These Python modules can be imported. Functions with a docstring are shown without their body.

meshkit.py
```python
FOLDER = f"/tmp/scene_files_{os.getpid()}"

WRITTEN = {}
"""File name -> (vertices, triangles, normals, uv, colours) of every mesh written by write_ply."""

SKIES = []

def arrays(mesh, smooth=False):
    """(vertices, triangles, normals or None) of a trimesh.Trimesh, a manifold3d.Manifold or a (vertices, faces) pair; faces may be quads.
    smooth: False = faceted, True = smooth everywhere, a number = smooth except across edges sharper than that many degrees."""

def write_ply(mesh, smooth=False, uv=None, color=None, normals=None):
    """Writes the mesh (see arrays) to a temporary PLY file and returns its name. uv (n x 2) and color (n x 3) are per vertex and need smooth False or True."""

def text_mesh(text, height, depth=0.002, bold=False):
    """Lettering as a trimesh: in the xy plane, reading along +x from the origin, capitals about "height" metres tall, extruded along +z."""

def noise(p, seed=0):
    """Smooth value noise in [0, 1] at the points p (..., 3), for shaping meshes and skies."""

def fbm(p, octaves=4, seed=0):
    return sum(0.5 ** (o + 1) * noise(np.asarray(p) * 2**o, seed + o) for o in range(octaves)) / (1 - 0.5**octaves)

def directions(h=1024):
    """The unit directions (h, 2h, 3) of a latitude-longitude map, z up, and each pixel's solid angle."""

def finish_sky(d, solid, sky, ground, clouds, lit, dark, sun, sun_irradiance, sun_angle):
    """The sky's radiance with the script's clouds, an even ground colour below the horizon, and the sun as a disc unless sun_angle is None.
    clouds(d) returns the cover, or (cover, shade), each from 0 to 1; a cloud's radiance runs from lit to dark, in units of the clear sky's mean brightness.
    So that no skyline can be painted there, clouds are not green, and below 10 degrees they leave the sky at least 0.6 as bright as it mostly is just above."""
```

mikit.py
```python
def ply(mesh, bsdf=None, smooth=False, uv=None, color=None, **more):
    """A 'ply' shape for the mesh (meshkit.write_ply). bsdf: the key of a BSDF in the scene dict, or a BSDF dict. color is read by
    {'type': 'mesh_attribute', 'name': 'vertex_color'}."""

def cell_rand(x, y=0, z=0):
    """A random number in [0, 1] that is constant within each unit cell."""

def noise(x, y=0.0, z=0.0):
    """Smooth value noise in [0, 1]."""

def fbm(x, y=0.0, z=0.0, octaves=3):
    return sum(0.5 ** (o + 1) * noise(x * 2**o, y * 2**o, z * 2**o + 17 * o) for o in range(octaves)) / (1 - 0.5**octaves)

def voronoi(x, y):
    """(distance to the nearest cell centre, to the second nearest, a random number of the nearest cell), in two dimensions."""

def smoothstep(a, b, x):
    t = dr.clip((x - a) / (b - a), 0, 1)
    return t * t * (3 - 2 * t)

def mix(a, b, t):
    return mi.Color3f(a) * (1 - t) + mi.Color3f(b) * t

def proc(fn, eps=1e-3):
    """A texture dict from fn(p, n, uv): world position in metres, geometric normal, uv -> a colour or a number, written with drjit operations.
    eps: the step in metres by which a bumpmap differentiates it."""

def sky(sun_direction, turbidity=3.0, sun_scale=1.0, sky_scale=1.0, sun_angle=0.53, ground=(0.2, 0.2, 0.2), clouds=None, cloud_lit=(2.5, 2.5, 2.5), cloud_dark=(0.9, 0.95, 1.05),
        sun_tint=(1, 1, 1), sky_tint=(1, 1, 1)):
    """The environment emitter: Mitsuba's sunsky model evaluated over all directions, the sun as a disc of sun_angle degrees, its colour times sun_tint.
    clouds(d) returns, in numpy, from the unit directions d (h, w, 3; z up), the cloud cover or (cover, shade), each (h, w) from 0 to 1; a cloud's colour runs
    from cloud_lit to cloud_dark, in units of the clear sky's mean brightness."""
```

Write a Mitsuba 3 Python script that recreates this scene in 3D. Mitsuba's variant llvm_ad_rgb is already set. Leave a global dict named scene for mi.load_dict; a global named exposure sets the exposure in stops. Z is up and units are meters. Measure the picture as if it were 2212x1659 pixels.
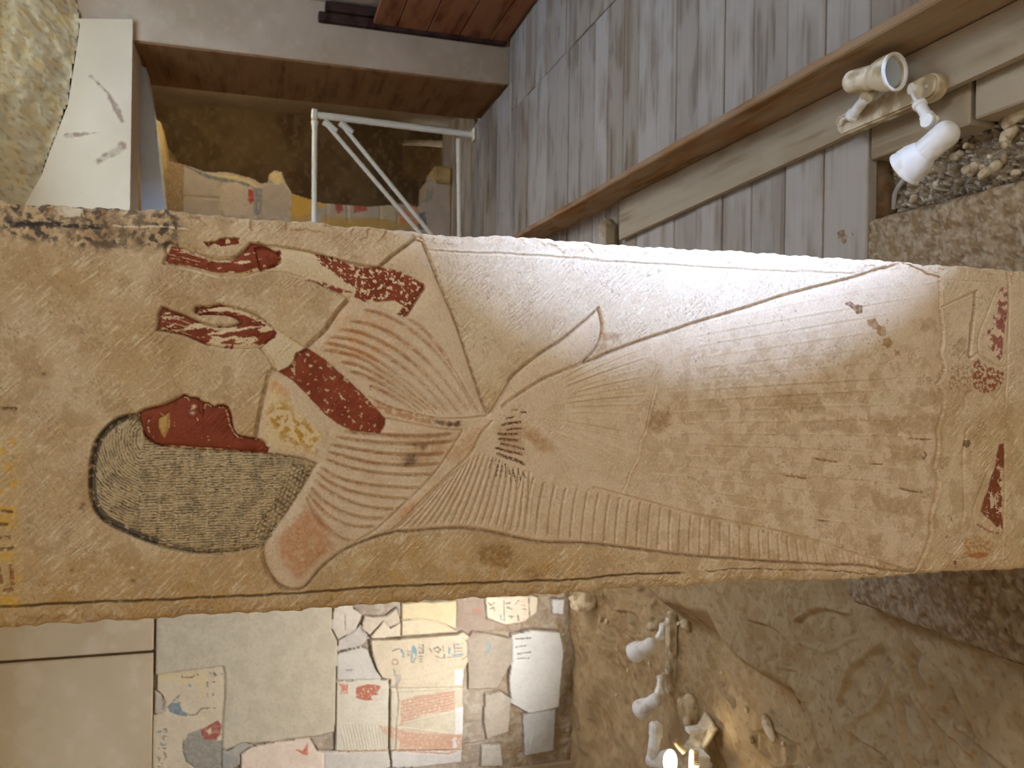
import math, random
import numpy as np, trimesh, drjit as dr, mitsuba as mi
import mikit, meshkit
from mikit import proc, noise, fbm, voronoi, smoothstep, mix
from scipy import ndimage as ndi
from PIL import Image, ImageDraw

T = mi.ScalarTransform4f
scene, labels = {}, {}
rng = np.random.default_rng(7)

# ---------------------------------------------------------------- camera, sky, exposure
# The phone was held upright-rolled: the picture lies on its side, so the picture's "up" is world +X.
exposure = 6.5
scene['camera'] = {'type': 'thinlens', 'fov': math.degrees(2 * math.atan(1106 / 1820.0)), 'fov_axis': 'x',
                   'aperture_radius': 0.0014, 'focus_distance': 1.22, 'near_clip': 0.02, 'far_clip': 100.0,
                   'to_world': T().look_at(origin=[0, 0, 1.5], target=[0.0, 0.958564, 1.5 - 0.284877], up=[0.999894, 0.00414, 0.013929])}
scene['sky'] = mikit.sky((0.55, -0.25, 0.8), turbidity=3.0, sun_scale=0.0, sky_scale=1.0, sun_angle=1.5, ground=(0.45, 0.36, 0.25), sky_tint=(1.1, 0.92, 0.74), sun_tint=(1, 0.93, 0.82))

def lin(r, g, b):
    c = np.array([r, g, b], float) / 255
    return np.where(c <= 0.04045, c / 12.92, ((c + 0.055) / 1.055) ** 2.4)

def L3(r, g, b):
    return [float(v) for v in lin(r, g, b)]

# ---------------------------------------------------------------- materials
def diffuse(fn):
    return {'type': 'twosided', 'bsdf': {'type': 'diffuse', 'reflectance': fn if isinstance(fn, dict) else {'type': 'rgb', 'value': fn}}}

def bumped(bsdf, fn, eps=0.0015):
    return {'type': 'twosided', 'bsdf': {'type': 'bumpmap', 'arbitrary': proc(fn, eps), 'scale': 1.0, 'bsdf': bsdf}}

def plain(rgb):
    return {'type': 'rgb', 'value': list(rgb)}

VC = {'type': 'mesh_attribute', 'name': 'vertex_color'}
scene['painted_stone'] = bumped({'type': 'principled', 'base_color': VC, 'roughness': 0.75, 'specular': 0.25},
                                lambda p, n, uv: 0.00022 * fbm(p.x * 420, p.y * 420, p.z * 420, 2), 0.0008)
scene['rough_stone'] = bumped({'type': 'diffuse', 'reflectance': VC}, lambda p, n, uv: 0.004 * fbm(p.x * 70, p.y * 70, p.z * 70, 3), 0.003)
scene['sand_grain'] = bumped({'type': 'diffuse', 'reflectance': VC}, lambda p, n, uv: 0.003 * fbm(p.x * 110, p.y * 110, p.z * 110, 2), 0.002)

def wood_fn(base, dark, dust, seed, ax='x'):
    def fn(p, n, uv):
        a, b = (p.x, p.y) if ax == 'x' else (p.y, p.x)
        g = fbm(a * 2.2 + seed, b * 75 + seed * 3, p.z * 40, 3)
        blot = fbm(a * 5 + seed * 2, b * 14, p.z * 14, 3)
        fine = noise(a * 14, b * 420, p.z * 300)
        c = mix(base, dark, smoothstep(0.38, 0.7, g) * 0.75 + 0.12 * fine)
        return mix(c, dust, smoothstep(0.3, 0.62, blot) * 0.75)
    return fn

def wood(key, base, dark, dust, seed, ax='x', bump=0.0012):
    scene[key] = bumped({'type': 'diffuse', 'reflectance': proc(wood_fn(base, dark, dust, seed, ax))},
                        (lambda p, n, uv: bump * fbm(p.x * 3, p.y * 120, p.z * 120, 2)) if ax == 'x' else (lambda p, n, uv: bump * fbm(p.y * 3, p.x * 120, p.z * 120, 2)))

wood('deck_wood', L3(150, 138, 122), L3(124, 110, 94), L3(164, 153, 138), 1.3)
wood('deck_wood_pale', L3(160, 148, 132), L3(134, 120, 104), L3(174, 164, 150), 5.1)
wood('deck_wood_brown', L3(146, 130, 110), L3(116, 98, 78), L3(160, 148, 130), 9.7)
wood('dusty_board', L3(158, 140, 112), L3(132, 112, 84), L3(170, 154, 128), 3.7, 'y', 0.0022)
wood('kerb_wood', L3(150, 112, 76), L3(110, 78, 50), L3(152, 130, 102), 6.2, 'y')
wood('red_wood', L3(134, 86, 58), L3(94, 56, 38), L3(146, 100, 70), 2.9, 'y')
wood('reveal_shaded', L3(128, 92, 60), L3(98, 68, 44), L3(138, 104, 72), 4.4, 'y')  # unlit side of the doorway, shade put into the brown
wood('dark_wood', L3(58, 40, 36), L3(36, 26, 26), L3(72, 54, 48), 8.4, 'y')

def plaster_fn(a, b, c, f, seed, k3=.55):
    def fn(p, n, uv):
        k = fbm(p.x * f + seed, p.y * f, p.z * f, 4)
        k2 = fbm(p.x * f * 7, p.y * f * 7 + seed, p.z * f * 7, 3)
        return mix(mix(a, b, smoothstep(0.35, 0.65, k)), c, smoothstep(0.5, 0.75, k2) * k3)
    return fn

def plaster(key, a, b, c, f, seed, bump=0.001, k3=.55):
    scene[key] = bumped({'type': 'diffuse', 'reflectance': proc(plaster_fn(a, b, c, f, seed, k3))},
                        lambda p, n, uv: bump * fbm(p.x * 40 + seed, p.y * 40, p.z * 40, 3), 0.004)

plaster('beige_plaster', L3(182, 160, 136), L3(168, 146, 120), L3(196, 178, 156), 2.6, 1.0, k3=.25)
plaster('smooth_plaster', L3(202, 184, 154), L3(190, 170, 140), L3(208, 192, 166), 1.6, 4.0, 0.0004)
def lintel_fn(p, n, uv):
    k = fbm(p.x * 1.4 + 9, p.y * 1.4, p.z * 1.4, 3)
    c = mix(L3(222, 205, 178), L3(208, 190, 162), smoothstep(.35, .65, k))
    w = .03 * (fbm(p.x * 22, p.z * 22, 0, 3) - .5)
    for (ax, az), (bx, bz), r in LSTREAK:
        t = dr.clip(((p.x - ax) * (bx - ax) + (p.z - az) * (bz - az)) / ((bx - ax) ** 2 + (bz - az) ** 2), 0, 1)
        d = dr.hypot(p.x - ax - t * (bx - ax), p.z - az - t * (bz - az)) + w
        c = mix(c, L3(150, 122, 102), smoothstep(r, r * .4, d) * (.35 + .5 * smoothstep(.4, .6, fbm(p.x * 40, p.z * 40, 3.3, 2))))
    return c
LSTREAK = [(*[(1.7027,2.4489),(1.625,2.3634)], .016), (*[(1.625,2.3634),(1.4736,2.2858)], .020), (*[(1.2307,2.4066),(1.327,2.2839)], .030), (*[(1.3574,2.5755),(1.386,2.4447)], .012), (*[(1.386,2.4447),(1.4164,2.3242)], .009)]
scene['lintel_plaster'] = diffuse(proc(lintel_fn))
plaster('brown_brick', L3(112, 90, 64), L3(90, 70, 48), L3(126, 106, 80), 3.1, 2.0, 0.004)
plaster('yellow_rock', L3(186, 158, 104), L3(150, 124, 78), L3(200, 178, 128), 6.0, 7.0, 0.008)
plaster('court_stone', L3(198, 176, 142), L3(176, 152, 116), L3(208, 188, 156), 1.2, 3.0, 0.004)
scene['white_metal'] = {'type': 'twosided', 'bsdf': {'type': 'principled', 'base_color': plain(L3(230, 222, 200)), 'roughness': 0.38, 'specular': 0.5}}
scene['lamp_white'] = bumped({'type': 'principled', 'base_color': proc(lambda p, n, uv: mix(L3(226, 224, 218), L3(186, 166, 132), smoothstep(0.5, 0.75, fbm(p.x * 24, p.y * 24, p.z * 24, 3)) * 0.5)),
                              'roughness': 0.35, 'specular': 0.5}, lambda p, n, uv: 0.0002 * noise(p.x * 300, p.y * 300, p.z * 300))
scene['lamp_dusty'] = diffuse(proc(lambda p, n, uv: mix(L3(206, 190, 160), L3(160, 138, 104), smoothstep(0.35, 0.65, fbm(p.x * 30, p.y * 30, p.z * 30, 3)))))
scene['lamp_glass'] = {'type': 'principled', 'base_color': plain(L3(168, 178, 184)), 'roughness': 0.22, 'specular': 0.6}
scene['lamp_hole'] = diffuse(L3(28, 26, 26))
scene['blue_grey_paint'] = {'type': 'twosided', 'bsdf': {'type': 'principled', 'base_color': plain(L3(204, 213, 220)), 'roughness': 0.45, 'specular': 0.4}}
scene['cable_grey'] = diffuse(L3(176, 170, 160))
scene['pale_stone'] = diffuse(proc(lambda p, n, uv: mix(L3(206, 188, 156), L3(164, 140, 104), smoothstep(0.4, 0.65, fbm(p.x * 30, p.y * 30, p.z * 30, 4)))))

# ---------------------------------------------------------------- helpers
def key_for(name, parent=None):
    base = (parent + '__' if parent else '') + name
    k, i = base, 0
    while k in scene or k in labels:
        i += 1
        k = f'{base}_{i:03d}'
    return k

def put(name, mesh, mat, label=None, cat=None, parent=None, kind=None, group=None, smooth=False, **more):
    k = key_for(name, parent)
    scene[k] = mikit.ply(mesh, mat, smooth=smooth, **more)
    e = {n: v for n, v in (('label', label), ('category', cat), ('kind', kind), ('group', group)) if v}
    if e:
        labels[k] = e
    return k

def thing(name, label, cat, group=None, kind=None):
    k = key_for(name)
    labels[k] = {'label': label, 'category': cat}
    if group: labels[k]['group'] = group
    if kind: labels[k]['kind'] = kind
    return k

def cat_(meshes):
    return trimesh.util.concatenate([m if isinstance(m, trimesh.Trimesh) else trimesh.Trimesh(m[0], m[1], process=False) for m in meshes])

def cbox(sx, sy, sz, c=0.003, at=(0, 0, 0), rot=None):
    h = np.array([sx, sy, sz]) / 2
    pts = []
    for s in np.ndindex(2, 2, 2):
        s = np.array(s) * 2 - 1
        for k in range(3):
            o = h - c
            o[k] = h[k]
            pts.append(s * o)
    m = trimesh.convex.convex_hull(np.array(pts))
    if rot is not None:
        m.apply_transform(rot)
    m.apply_translation(at)
    return m

def span(x0, x1, y0, y1, z0, z1, c=0.003):
    return cbox(x1 - x0, y1 - y0, z1 - z0, c, ((x0 + x1) / 2, (y0 + y1) / 2, (z0 + z1) / 2))

def rotz(a): return trimesh.transformations.rotation_matrix(a, [0, 0, 1])

def frame(d, up=(0, 0, 1)):
    """4x4 whose z axis runs along d."""
    z = np.array(d, float); z /= np.linalg.norm(z)
    x = np.cross(up, z)
    if np.linalg.norm(x) < 1e-6: x = np.array([1.0, 0, 0])
    x /= np.linalg.norm(x)
    m = np.eye(4); m[:3, 0], m[:3, 1], m[:3, 2] = x, np.cross(z, x), z
    return m

def lathe(profile, at, d, n=32):
    """A profile of (radius, height) turned about the axis that starts at "at" and runs along d."""
    m = trimesh.creation.revolve(np.array(profile, float), sections=n)
    t = frame(d); t[:3, 3] = at
    m.apply_transform(t)
    return m

def tube(pts, r, n=10):
    pts = np.array(pts, float)
    tg = np.gradient(pts, axis=0); tg /= np.linalg.norm(tg, axis=1, keepdims=True)
    a = np.cross(tg, [0.13, 0.31, 0.94]); a /= np.linalg.norm(a, axis=1, keepdims=True)
    b = np.cross(tg, a)
    w = np.arange(n) * 2 * np.pi / n
    r = np.broadcast_to(r, len(pts))[:, None, None]
    v = pts[:, None] + r * (np.cos(w)[None, :, None] * a[:, None] + np.sin(w)[None, :, None] * b[:, None])
    i, j = np.meshgrid(np.arange(len(pts) - 1), np.arange(n), indexing='ij')
    q = np.stack([i * n + j, i * n + (j + 1) % n, (i + 1) * n + (j + 1) % n, (i + 1) * n + j], -1).reshape(-1, 4)
    f = np.vstack([q[:, [0, 1, 2]], q[:, [0, 2, 3]]])
    v = np.vstack([v.reshape(-1, 3), pts[:1], pts[-1:]])
    c0, c1 = len(v) - 2, len(v) - 1
    k = np.arange(n)
    f = np.vstack([f, np.stack([np.full(n, c0), (k + 1) % n, k], 1), np.stack([np.full(n, c1), (len(pts) - 1) * n + k, (len(pts) - 1) * n + (k + 1) % n], 1)])
    m = trimesh.Trimesh(v, f, process=False)
    m.fix_normals()
    return m

def cr(pts, n=8, closed=False):
    """Catmull-Rom curve through the points."""
    p = np.array(pts, float)
    if len(p) < 3: return p
    q = np.vstack([p[-1], p, p[0], p[1]]) if closed else np.vstack([2 * p[0] - p[1], p, 2 * p[-1] - p[-2]])
    out = []
    for i in range(1, len(q) - 2):
        a, b, c, d = q[i - 1:i + 3]
        t = np.linspace(0, 1, n, endpoint=False)[:, None]
        out.append(0.5 * (2 * b + (c - a) * t + (2 * a - 5 * b + 4 * c - d) * t ** 2 + (3 * b - a - 3 * c + d) * t ** 3))
    if not closed: out.append(p[-1:])
    return np.vstack(out)

def resample(pts, n):
    p = np.array(pts, float)
    s = np.r_[0, np.cumsum(np.linalg.norm(np.diff(p, axis=0), axis=1))]
    u = np.linspace(0, s[-1], n)
    return np.stack([np.interp(u, s, p[:, 0]), np.interp(u, s, p[:, 1])], 1)

def ss(a, b, x):
    t = np.clip((x - a) / (b - a), 0, 1)
    return t * t * (3 - 2 * t)

_TAB = np.random.default_rng(99)
_PERM = np.tile(_TAB.permutation(512), 2)
_ANG = _TAB.uniform(0, 2 * np.pi, 512)
_GX, _GZ = np.cos(_ANG).astype(np.float32), np.sin(_ANG).astype(np.float32)
def grad_noise(u, w, seed):
    """Gradient noise in the plane, roughly -1 to 1."""
    iu, iw = np.floor(u).astype(np.int32), np.floor(w).astype(np.int32)
    fu, fw = u - iu, w - iw
    su, sw = fu * fu * fu * (fu * (fu * 6 - 15) + 10), fw * fw * fw * (fw * (fw * 6 - 15) + 10)
    def corner(a, b):
        h = _PERM[(_PERM[(iu + a + seed * 37) & 511] + iw + b + seed * 101) & 511]
        return _GX[h] * (fu - a) + _GZ[h] * (fw - b)
    n0, n1 = corner(0, 0), corner(0, 1)
    n0 = n0 + su * (corner(1, 0) - n0); n1 = n1 + su * (corner(1, 1) - n1)
    return (n0 + sw * (n1 - n0)) * 1.5

def fb(X, Z, scale, octaves=3, seed=0, ang=0.0, stretch=1.0):
    """Fractal noise about 0.5 in the plane; features "scale" metres wide, drawn out "stretch" times along the direction ang (radians)."""
    c, s = math.cos(ang), math.sin(ang)
    u, w = (X * c + Z * s) / (scale * stretch), (-X * s + Z * c) / scale
    u, w = u.astype(np.float32) + np.float32(31.7 * (seed % 97) + .37), w.astype(np.float32) - np.float32(17.3 * (seed % 89) + .21)
    out, amp, tot = 0, 1.0, 0
    for o in range(octaves):
        out = out + amp * grad_noise(u, w, seed % 400 + o * 7); tot += amp * amp
        if stretch == 1.0: u, w = (u * .8 - w * .6) * 2.03, (u * .6 + w * .8) * 2.03
        else: u, w = u * 2.03 + 5.1, w * 2.03 + 9.7
        amp *= 0.5
    return 0.5 + 0.42 * out / (1 + 0.5 * (octaves > 1)) 

class Relief:
    """A carved and painted face: a height (towards the viewer), a colour and a part number at each point of a grid in metres."""
    def __init__(self, x0, x1, z0, z1, res):
        self.x0, self.z0, self.res = x0, z0, res
        self.xs, self.zs = np.arange(x0, x1 + res / 2, res), np.arange(z0, z1 + res / 2, res)
        self.X, self.Z = np.meshgrid(self.xs, self.zs)
        self.H, self.cut = np.zeros(self.X.shape), np.zeros(self.X.shape)
        self.C, self.L = np.zeros(self.X.shape + (3,)), np.zeros(self.X.shape, int)

    def mask(self, poly):
        im = Image.new('1', self.X.shape[::-1])
        p = np.array(poly)
        ImageDraw.Draw(im).polygon([(float(a), float(b)) for a, b in np.stack([(p[:, 0] - self.x0) / self.res, (p[:, 1] - self.z0) / self.res], 1)], fill=1)
        return np.array(im)

    def soft(self, poly, wob=0.0, scale=0.01, blur=0.0, seed=3):
        """Mask whose rim wanders by up to wob metres and is "blur" metres soft."""
        m = self.mask(poly)
        d = (ndi.distance_transform_edt(m) - ndi.distance_transform_edt(~m)) * self.res
        if wob: d = d + wob * 2 * (fb(self.X, self.Z, scale, 3, seed) - 0.5)
        b = max(blur, self.res * 0.7)
        return ss(-b, b, d)

    def near(self, line, reach):
        """(window, distance, signed side, fraction along) of the grid points near a line."""
        p = np.array(line, float)
        lo, hi = p.min(0) - reach, p.max(0) + reach
        i0, i1 = np.searchsorted(self.zs, [lo[1], hi[1]]); j0, j1 = np.searchsorted(self.xs, [lo[0], hi[0]])
        win = (slice(max(i0, 0), i1), slice(max(j0, 0), j1))
        X, Z = self.X[win], self.Z[win]
        best, side, along = np.full(X.shape, 9.0), np.zeros(X.shape), np.zeros(X.shape)
        if X.size == 0: return win, best, side, along
        seg = np.linalg.norm(np.diff(p, axis=0), axis=1); tot = max(seg.sum(), 1e-9); at = 0.0
        for (a, b), l in zip(zip(p[:-1], p[1:]), seg):
            if l < 1e-9: continue
            i0, i1 = np.searchsorted(self.zs[win[0]], [min(a[1], b[1]) - reach, max(a[1], b[1]) + reach])
            j0, j1 = np.searchsorted(self.xs[win[1]], [min(a[0], b[0]) - reach, max(a[0], b[0]) + reach])
            w = (slice(i0, i1), slice(j0, j1))
            x, z = X[w] - a[0], Z[w] - a[1]
            d = (b - a) / l
            t = np.clip(x * d[0] + z * d[1], 0, l)
            q = np.hypot(x - t * d[0], z - t * d[1])
            up = q < best[w]
            best[w] = np.where(up, q, best[w])
            side[w] = np.where(up, x * -d[1] + z * d[0], side[w])
            along[w] = np.where(up, (at + t) / tot, along[w])
            at += l
        return win, best, side, along

    def groove(self, line, w, depth, power=1.0, fade=0.0):
        win, d, s, u = self.near(line, w)
        k = depth * np.clip(1 - d / w, 0, 1) ** power
        if fade: k = k * ss(0, fade, u) * ss(0, fade, 1 - u)
        self.cut[win] = np.maximum(self.cut[win], k)

    def step(self, line, w, depth):
        """A small terrace: the side to the left of the line stands proud near it."""
        win, d, s, u = self.near(line, w)
        self.H[win] += depth * np.where(s > 0, np.clip(1 - d / w, 0, 1), 0) * ss(0, 0.06, u) * ss(0, 0.06, 1 - u)

    def ridge(self, line, w, depth, fade=0.1):
        win, d, s, u = self.near(line, w)
        self.H[win] += depth * np.clip(1 - d / w, 0, 1) * ss(0, fade, u) * ss(0, fade, 1 - u)

    def stroke(self, line, w, color, alpha=1.0, rough=0.5, seed=1, fade=0.1, grain=0.007):
        win, d, s, u = self.near(line, w)
        if d.size == 0: return
        a = alpha * ss(1.0, 0.55, d / w)
        if fade: a = a * ss(0, fade, u) * ss(0, fade, 1 - u)
        if rough: a = a * ss(0.36, 0.36 + 0.30 * rough, fb(self.X[win], self.Z[win], grain, 3, seed))
        self.C[win] = self.C[win] * (1 - a[..., None]) + np.array(color) * a[..., None]

    def paint(self, a, color):
        a = np.clip(a, 0, 1)[..., None]
        self.C = self.C * (1 - a) + np.array(color) * a

    def sink(self, m, depth, r):
        d = ndi.distance_transform_edt(m) * self.res
        self.H = np.where(m, self.H - depth * np.exp(-d / r), self.H)

    def emit(self, place, mat, keys, extra=None, skip=-1):
        """Cuts the surface into one mesh per part number; all share the whole surface's normals. place(X, H, Z) -> points."""
        H = self.H - self.cut
        V = place(self.X, H, self.Z)
        nz, nx = self.X.shape
        gx, gz = np.gradient(V, axis=1), np.gradient(V, axis=0)
        N = np.cross(gx, gz); N /= np.linalg.norm(N, axis=-1, keepdims=True) + 1e-12
        V, N, C = V.reshape(-1, 3), N.reshape(-1, 3), np.clip(self.C, 0.004, 0.95).reshape(-1, 3)
        i, j = np.meshgrid(np.arange(nz - 1), np.arange(nx - 1), indexing='ij')
        a = i * nx + j
        q = np.stack([a, a + 1, a + nx + 1, a + nx], -1)
        lab = self.L[:-1, :-1]
        for num, key in keys.items():
            qq = q[lab == num].reshape(-1, 4)
            if not len(qq): continue
            f = np.vstack([qq[:, [0, 1, 2]], qq[:, [0, 2, 3]]])
            used, f = np.unique(f, return_inverse=True)
            f = f.reshape(-1, 3)
            v, n, c = V[used], N[used], C[used]
            if extra and num in extra:
                ev, ef, ec = extra[num]
                en = np.zeros_like(ev); fn = np.cross(ev[ef[:, 1]] - ev[ef[:, 0]], ev[ef[:, 2]] - ev[ef[:, 0]])
                for k in range(3): np.add.at(en, ef[:, k], fn)
                en /= np.linalg.norm(en, axis=1, keepdims=True) + 1e-12
                f = np.vstack([f, ef + len(v)]); v = np.vstack([v, ev]); n = np.vstack([n, en]); c = np.vstack([c, ec])
            path = meshkit.write_ply((v, f), False, None, c, normals=n)
            scene[key] = {'type': 'ply', 'filename': path, 'face_normals': False, 'bsdf': {'type': 'ref', 'id': mat}}

def strip(front, back, color):
    """A band of faces between two rows of points."""
    n = len(front)
    v = np.vstack([front, back]); k = np.arange(n - 1)
    f = np.vstack([np.stack([k, k + 1, n + k + 1], 1), np.stack([k, n + k + 1, n + k], 1)])
    return v, f, np.broadcast_to(color, (2 * n, 3)).copy()

def join(parts):
    at, V, F, C = 0, [], [], []
    for v, f, c in parts:
        V.append(v); F.append(f + at); C.append(c); at += len(v)
    return np.vstack(V), np.vstack(F), np.vstack(C)
# ---------------------------------------------------------------- the carved pillar
PY, PDEEP, PX0, PX1 = 1.17, 0.55, -0.313, 0.216
PZ0, PZ1 = 0.17, 1.84
edge_r = np.array(sorted([(0.2176,1.8106),(0.2155,1.7929),(0.2146,1.7751),(0.2164,1.7426),(0.2162,1.7074),(0.2171,1.6704),(0.2192,1.6426),(0.2195,1.6133),(0.217,1.5812),(0.2165,1.5555),(0.2149,1.5001),(0.2164,1.4608),(0.2164,1.4242),(0.2137,1.3995),(0.2145,1.3593),(0.214,1.3273),(0.2123,1.3046),(0.2112,1.2922),(0.2114,1.2685),(0.209,1.2357),(0.2121,1.208),(0.2147,1.1771),(0.2155,1.1331),(0.2143,1.0888),(0.2142,1.0466),(0.2127,1.0154),(0.2133,0.9702),(0.2125,0.9272),(0.2143,0.8849),(0.2127,0.8643),(0.2157,0.8127),(0.2153,0.7465),(0.2154,0.6672),(0.2153,0.6304),(0.2151,0.6083),(0.2152,0.5652),(0.2164,0.5177),(0.2159,0.4702),(0.2148,0.4332),(0.2118,0.4178),(0.2146,0.3947),(0.2153,0.3527),(0.2149,0.2857),(0.2131,0.2118)], key=lambda q: q[1]))
edge_l = np.array(sorted([(-0.3114,1.8038),(-0.3122,1.7835),(-0.3111,1.7744),(-0.3093,1.758),(-0.31,1.7404),(-0.3111,1.732),(-0.311,1.6897),(-0.3116,1.6283),(-0.3109,1.6022),(-0.3093,1.5718),(-0.3114,1.5105),(-0.3121,1.4509),(-0.3099,1.3757),(-0.3098,1.3133),(-0.3101,1.2327),(-0.31,1.2015),(-0.3103,1.1165),(-0.3109,1.0589),(-0.3102,1.0221),(-0.3084,0.9923),(-0.3077,0.9681),(-0.3097,0.9313),(-0.3116,0.8709),(-0.3094,0.8204),(-0.3063,0.7836),(-0.306,0.7605),(-0.3089,0.7336),(-0.3115,0.6996),(-0.3148,0.6081),(-0.3158,0.5885),(-0.3158,0.5452),(-0.3155,0.4768),(-0.3134,0.4429),(-0.3129,0.4219),(-0.3128,0.3755),(-0.3137,0.3093),(-0.3156,0.2557),(-0.3158,0.202)], key=lambda q: q[1]))

def XR(z): return np.interp(z, edge_r[:, 1], edge_r[:, 0]) + 0.0006 * np.sin(z * 311) + 0.0008 * np.sin(z * 97 + 1)
def XL(z): return np.interp(z, edge_l[:, 1], edge_l[:, 0]) + 0.0007 * np.sin(z * 273) + 0.0008 * np.sin(z * 119 + 2)

R = Relief(PX0, PX1, PZ0, PZ1, 0.0012)
X, Z = R.X, R.Z
DIAG = math.atan2(-1, 1)

# --- the dressed limestone: chisel strokes, worn ochre wash, lower right paled for the key light
tone = fb(X, Z, 0.09, 4, 11)
wash = fb(X, Z, 0.16, 4, 12)
R.C[:] = lin(206, 183, 150)
R.paint(ss(0.38, 0.66, tone) * 0.8, lin(186, 157, 120))
R.paint(ss(0.42, 0.6, wash) * 0.45, lin(188, 158, 112))
ochre = R.soft([(-0.2273,1.8248),(-0.2356,1.6475),(-0.2363,1.4998),(-0.2594,1.4697),(-0.2386,1.378),(-0.2198,1.2885),(-0.2532,1.0452),(-0.3937,1.0059),(-0.3321,1.8235)], 0.03, 0.05, 0.03, 5)
R.paint(ochre * (0.35 + 0.5 * ss(0.35, 0.65, fb(X, Z, 0.03, 3, 14))), lin(184, 148, 94))
bare = ss(-.06, .10, X + .10 * (fb(X, Z, .12, 3, 15) - .5)) * ss(1.55, 1.25, Z)  # key light at the lower right, put into the stone colour
R.paint(bare * 0.75, lin(212, 193, 167))
scr = fb(X, Z, 0.0032, 3, 21, DIAG, 9)
R.paint(ss(0.53, 0.70, scr) * ss(0.38, 0.6, fb(X, Z, 0.05, 3, 22)) * 0.75, lin(222, 208, 178))
scr2 = fb(X, Z, 0.0022, 3, 25, DIAG - .5, 6)
R.paint(ss(0.56, 0.72, scr2) * ss(0.4, 0.62, fb(X, Z, 0.04, 3, 26)) * 0.5, lin(220, 204, 172))
R.paint(ss(0.56, 0.72, fb(X, Z, 0.0020, 3, 27, DIAG + 1.2, 5)) * ss(0.42, 0.62, fb(X, Z, 0.05, 3, 28)) * 0.45, lin(126, 98, 64))
R.paint(ss(0.6, 0.72, fb(X, Z, 0.0024, 2, 23, DIAG + 0.3, 6)) * ss(0.45, 0.6, fb(X, Z, 0.04, 2, 24)) * 0.35, lin(128, 100, 66))
spk = ss(.42, .68, fb(X, Z, .055, 3, 29))
R.H += 0.0022 * (fb(X, Z, 0.07, 3, 31) - 0.5) + 0.0026 * spk * (scr - 0.5) + 0.0016 * spk * (scr2 - 0.5) + 0.0006 * (fb(X, Z, 0.004, 2, 32) - 0.5)
blotch = fb(X, Z, 0.045, 5, 33)
R.paint(ss(0.54, 0.62, blotch) * (0.5 - 0.38 * bare), lin(172, 144, 104))
R.H -= 0.0004 * ss(0.55, 0.6, blotch)

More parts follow.
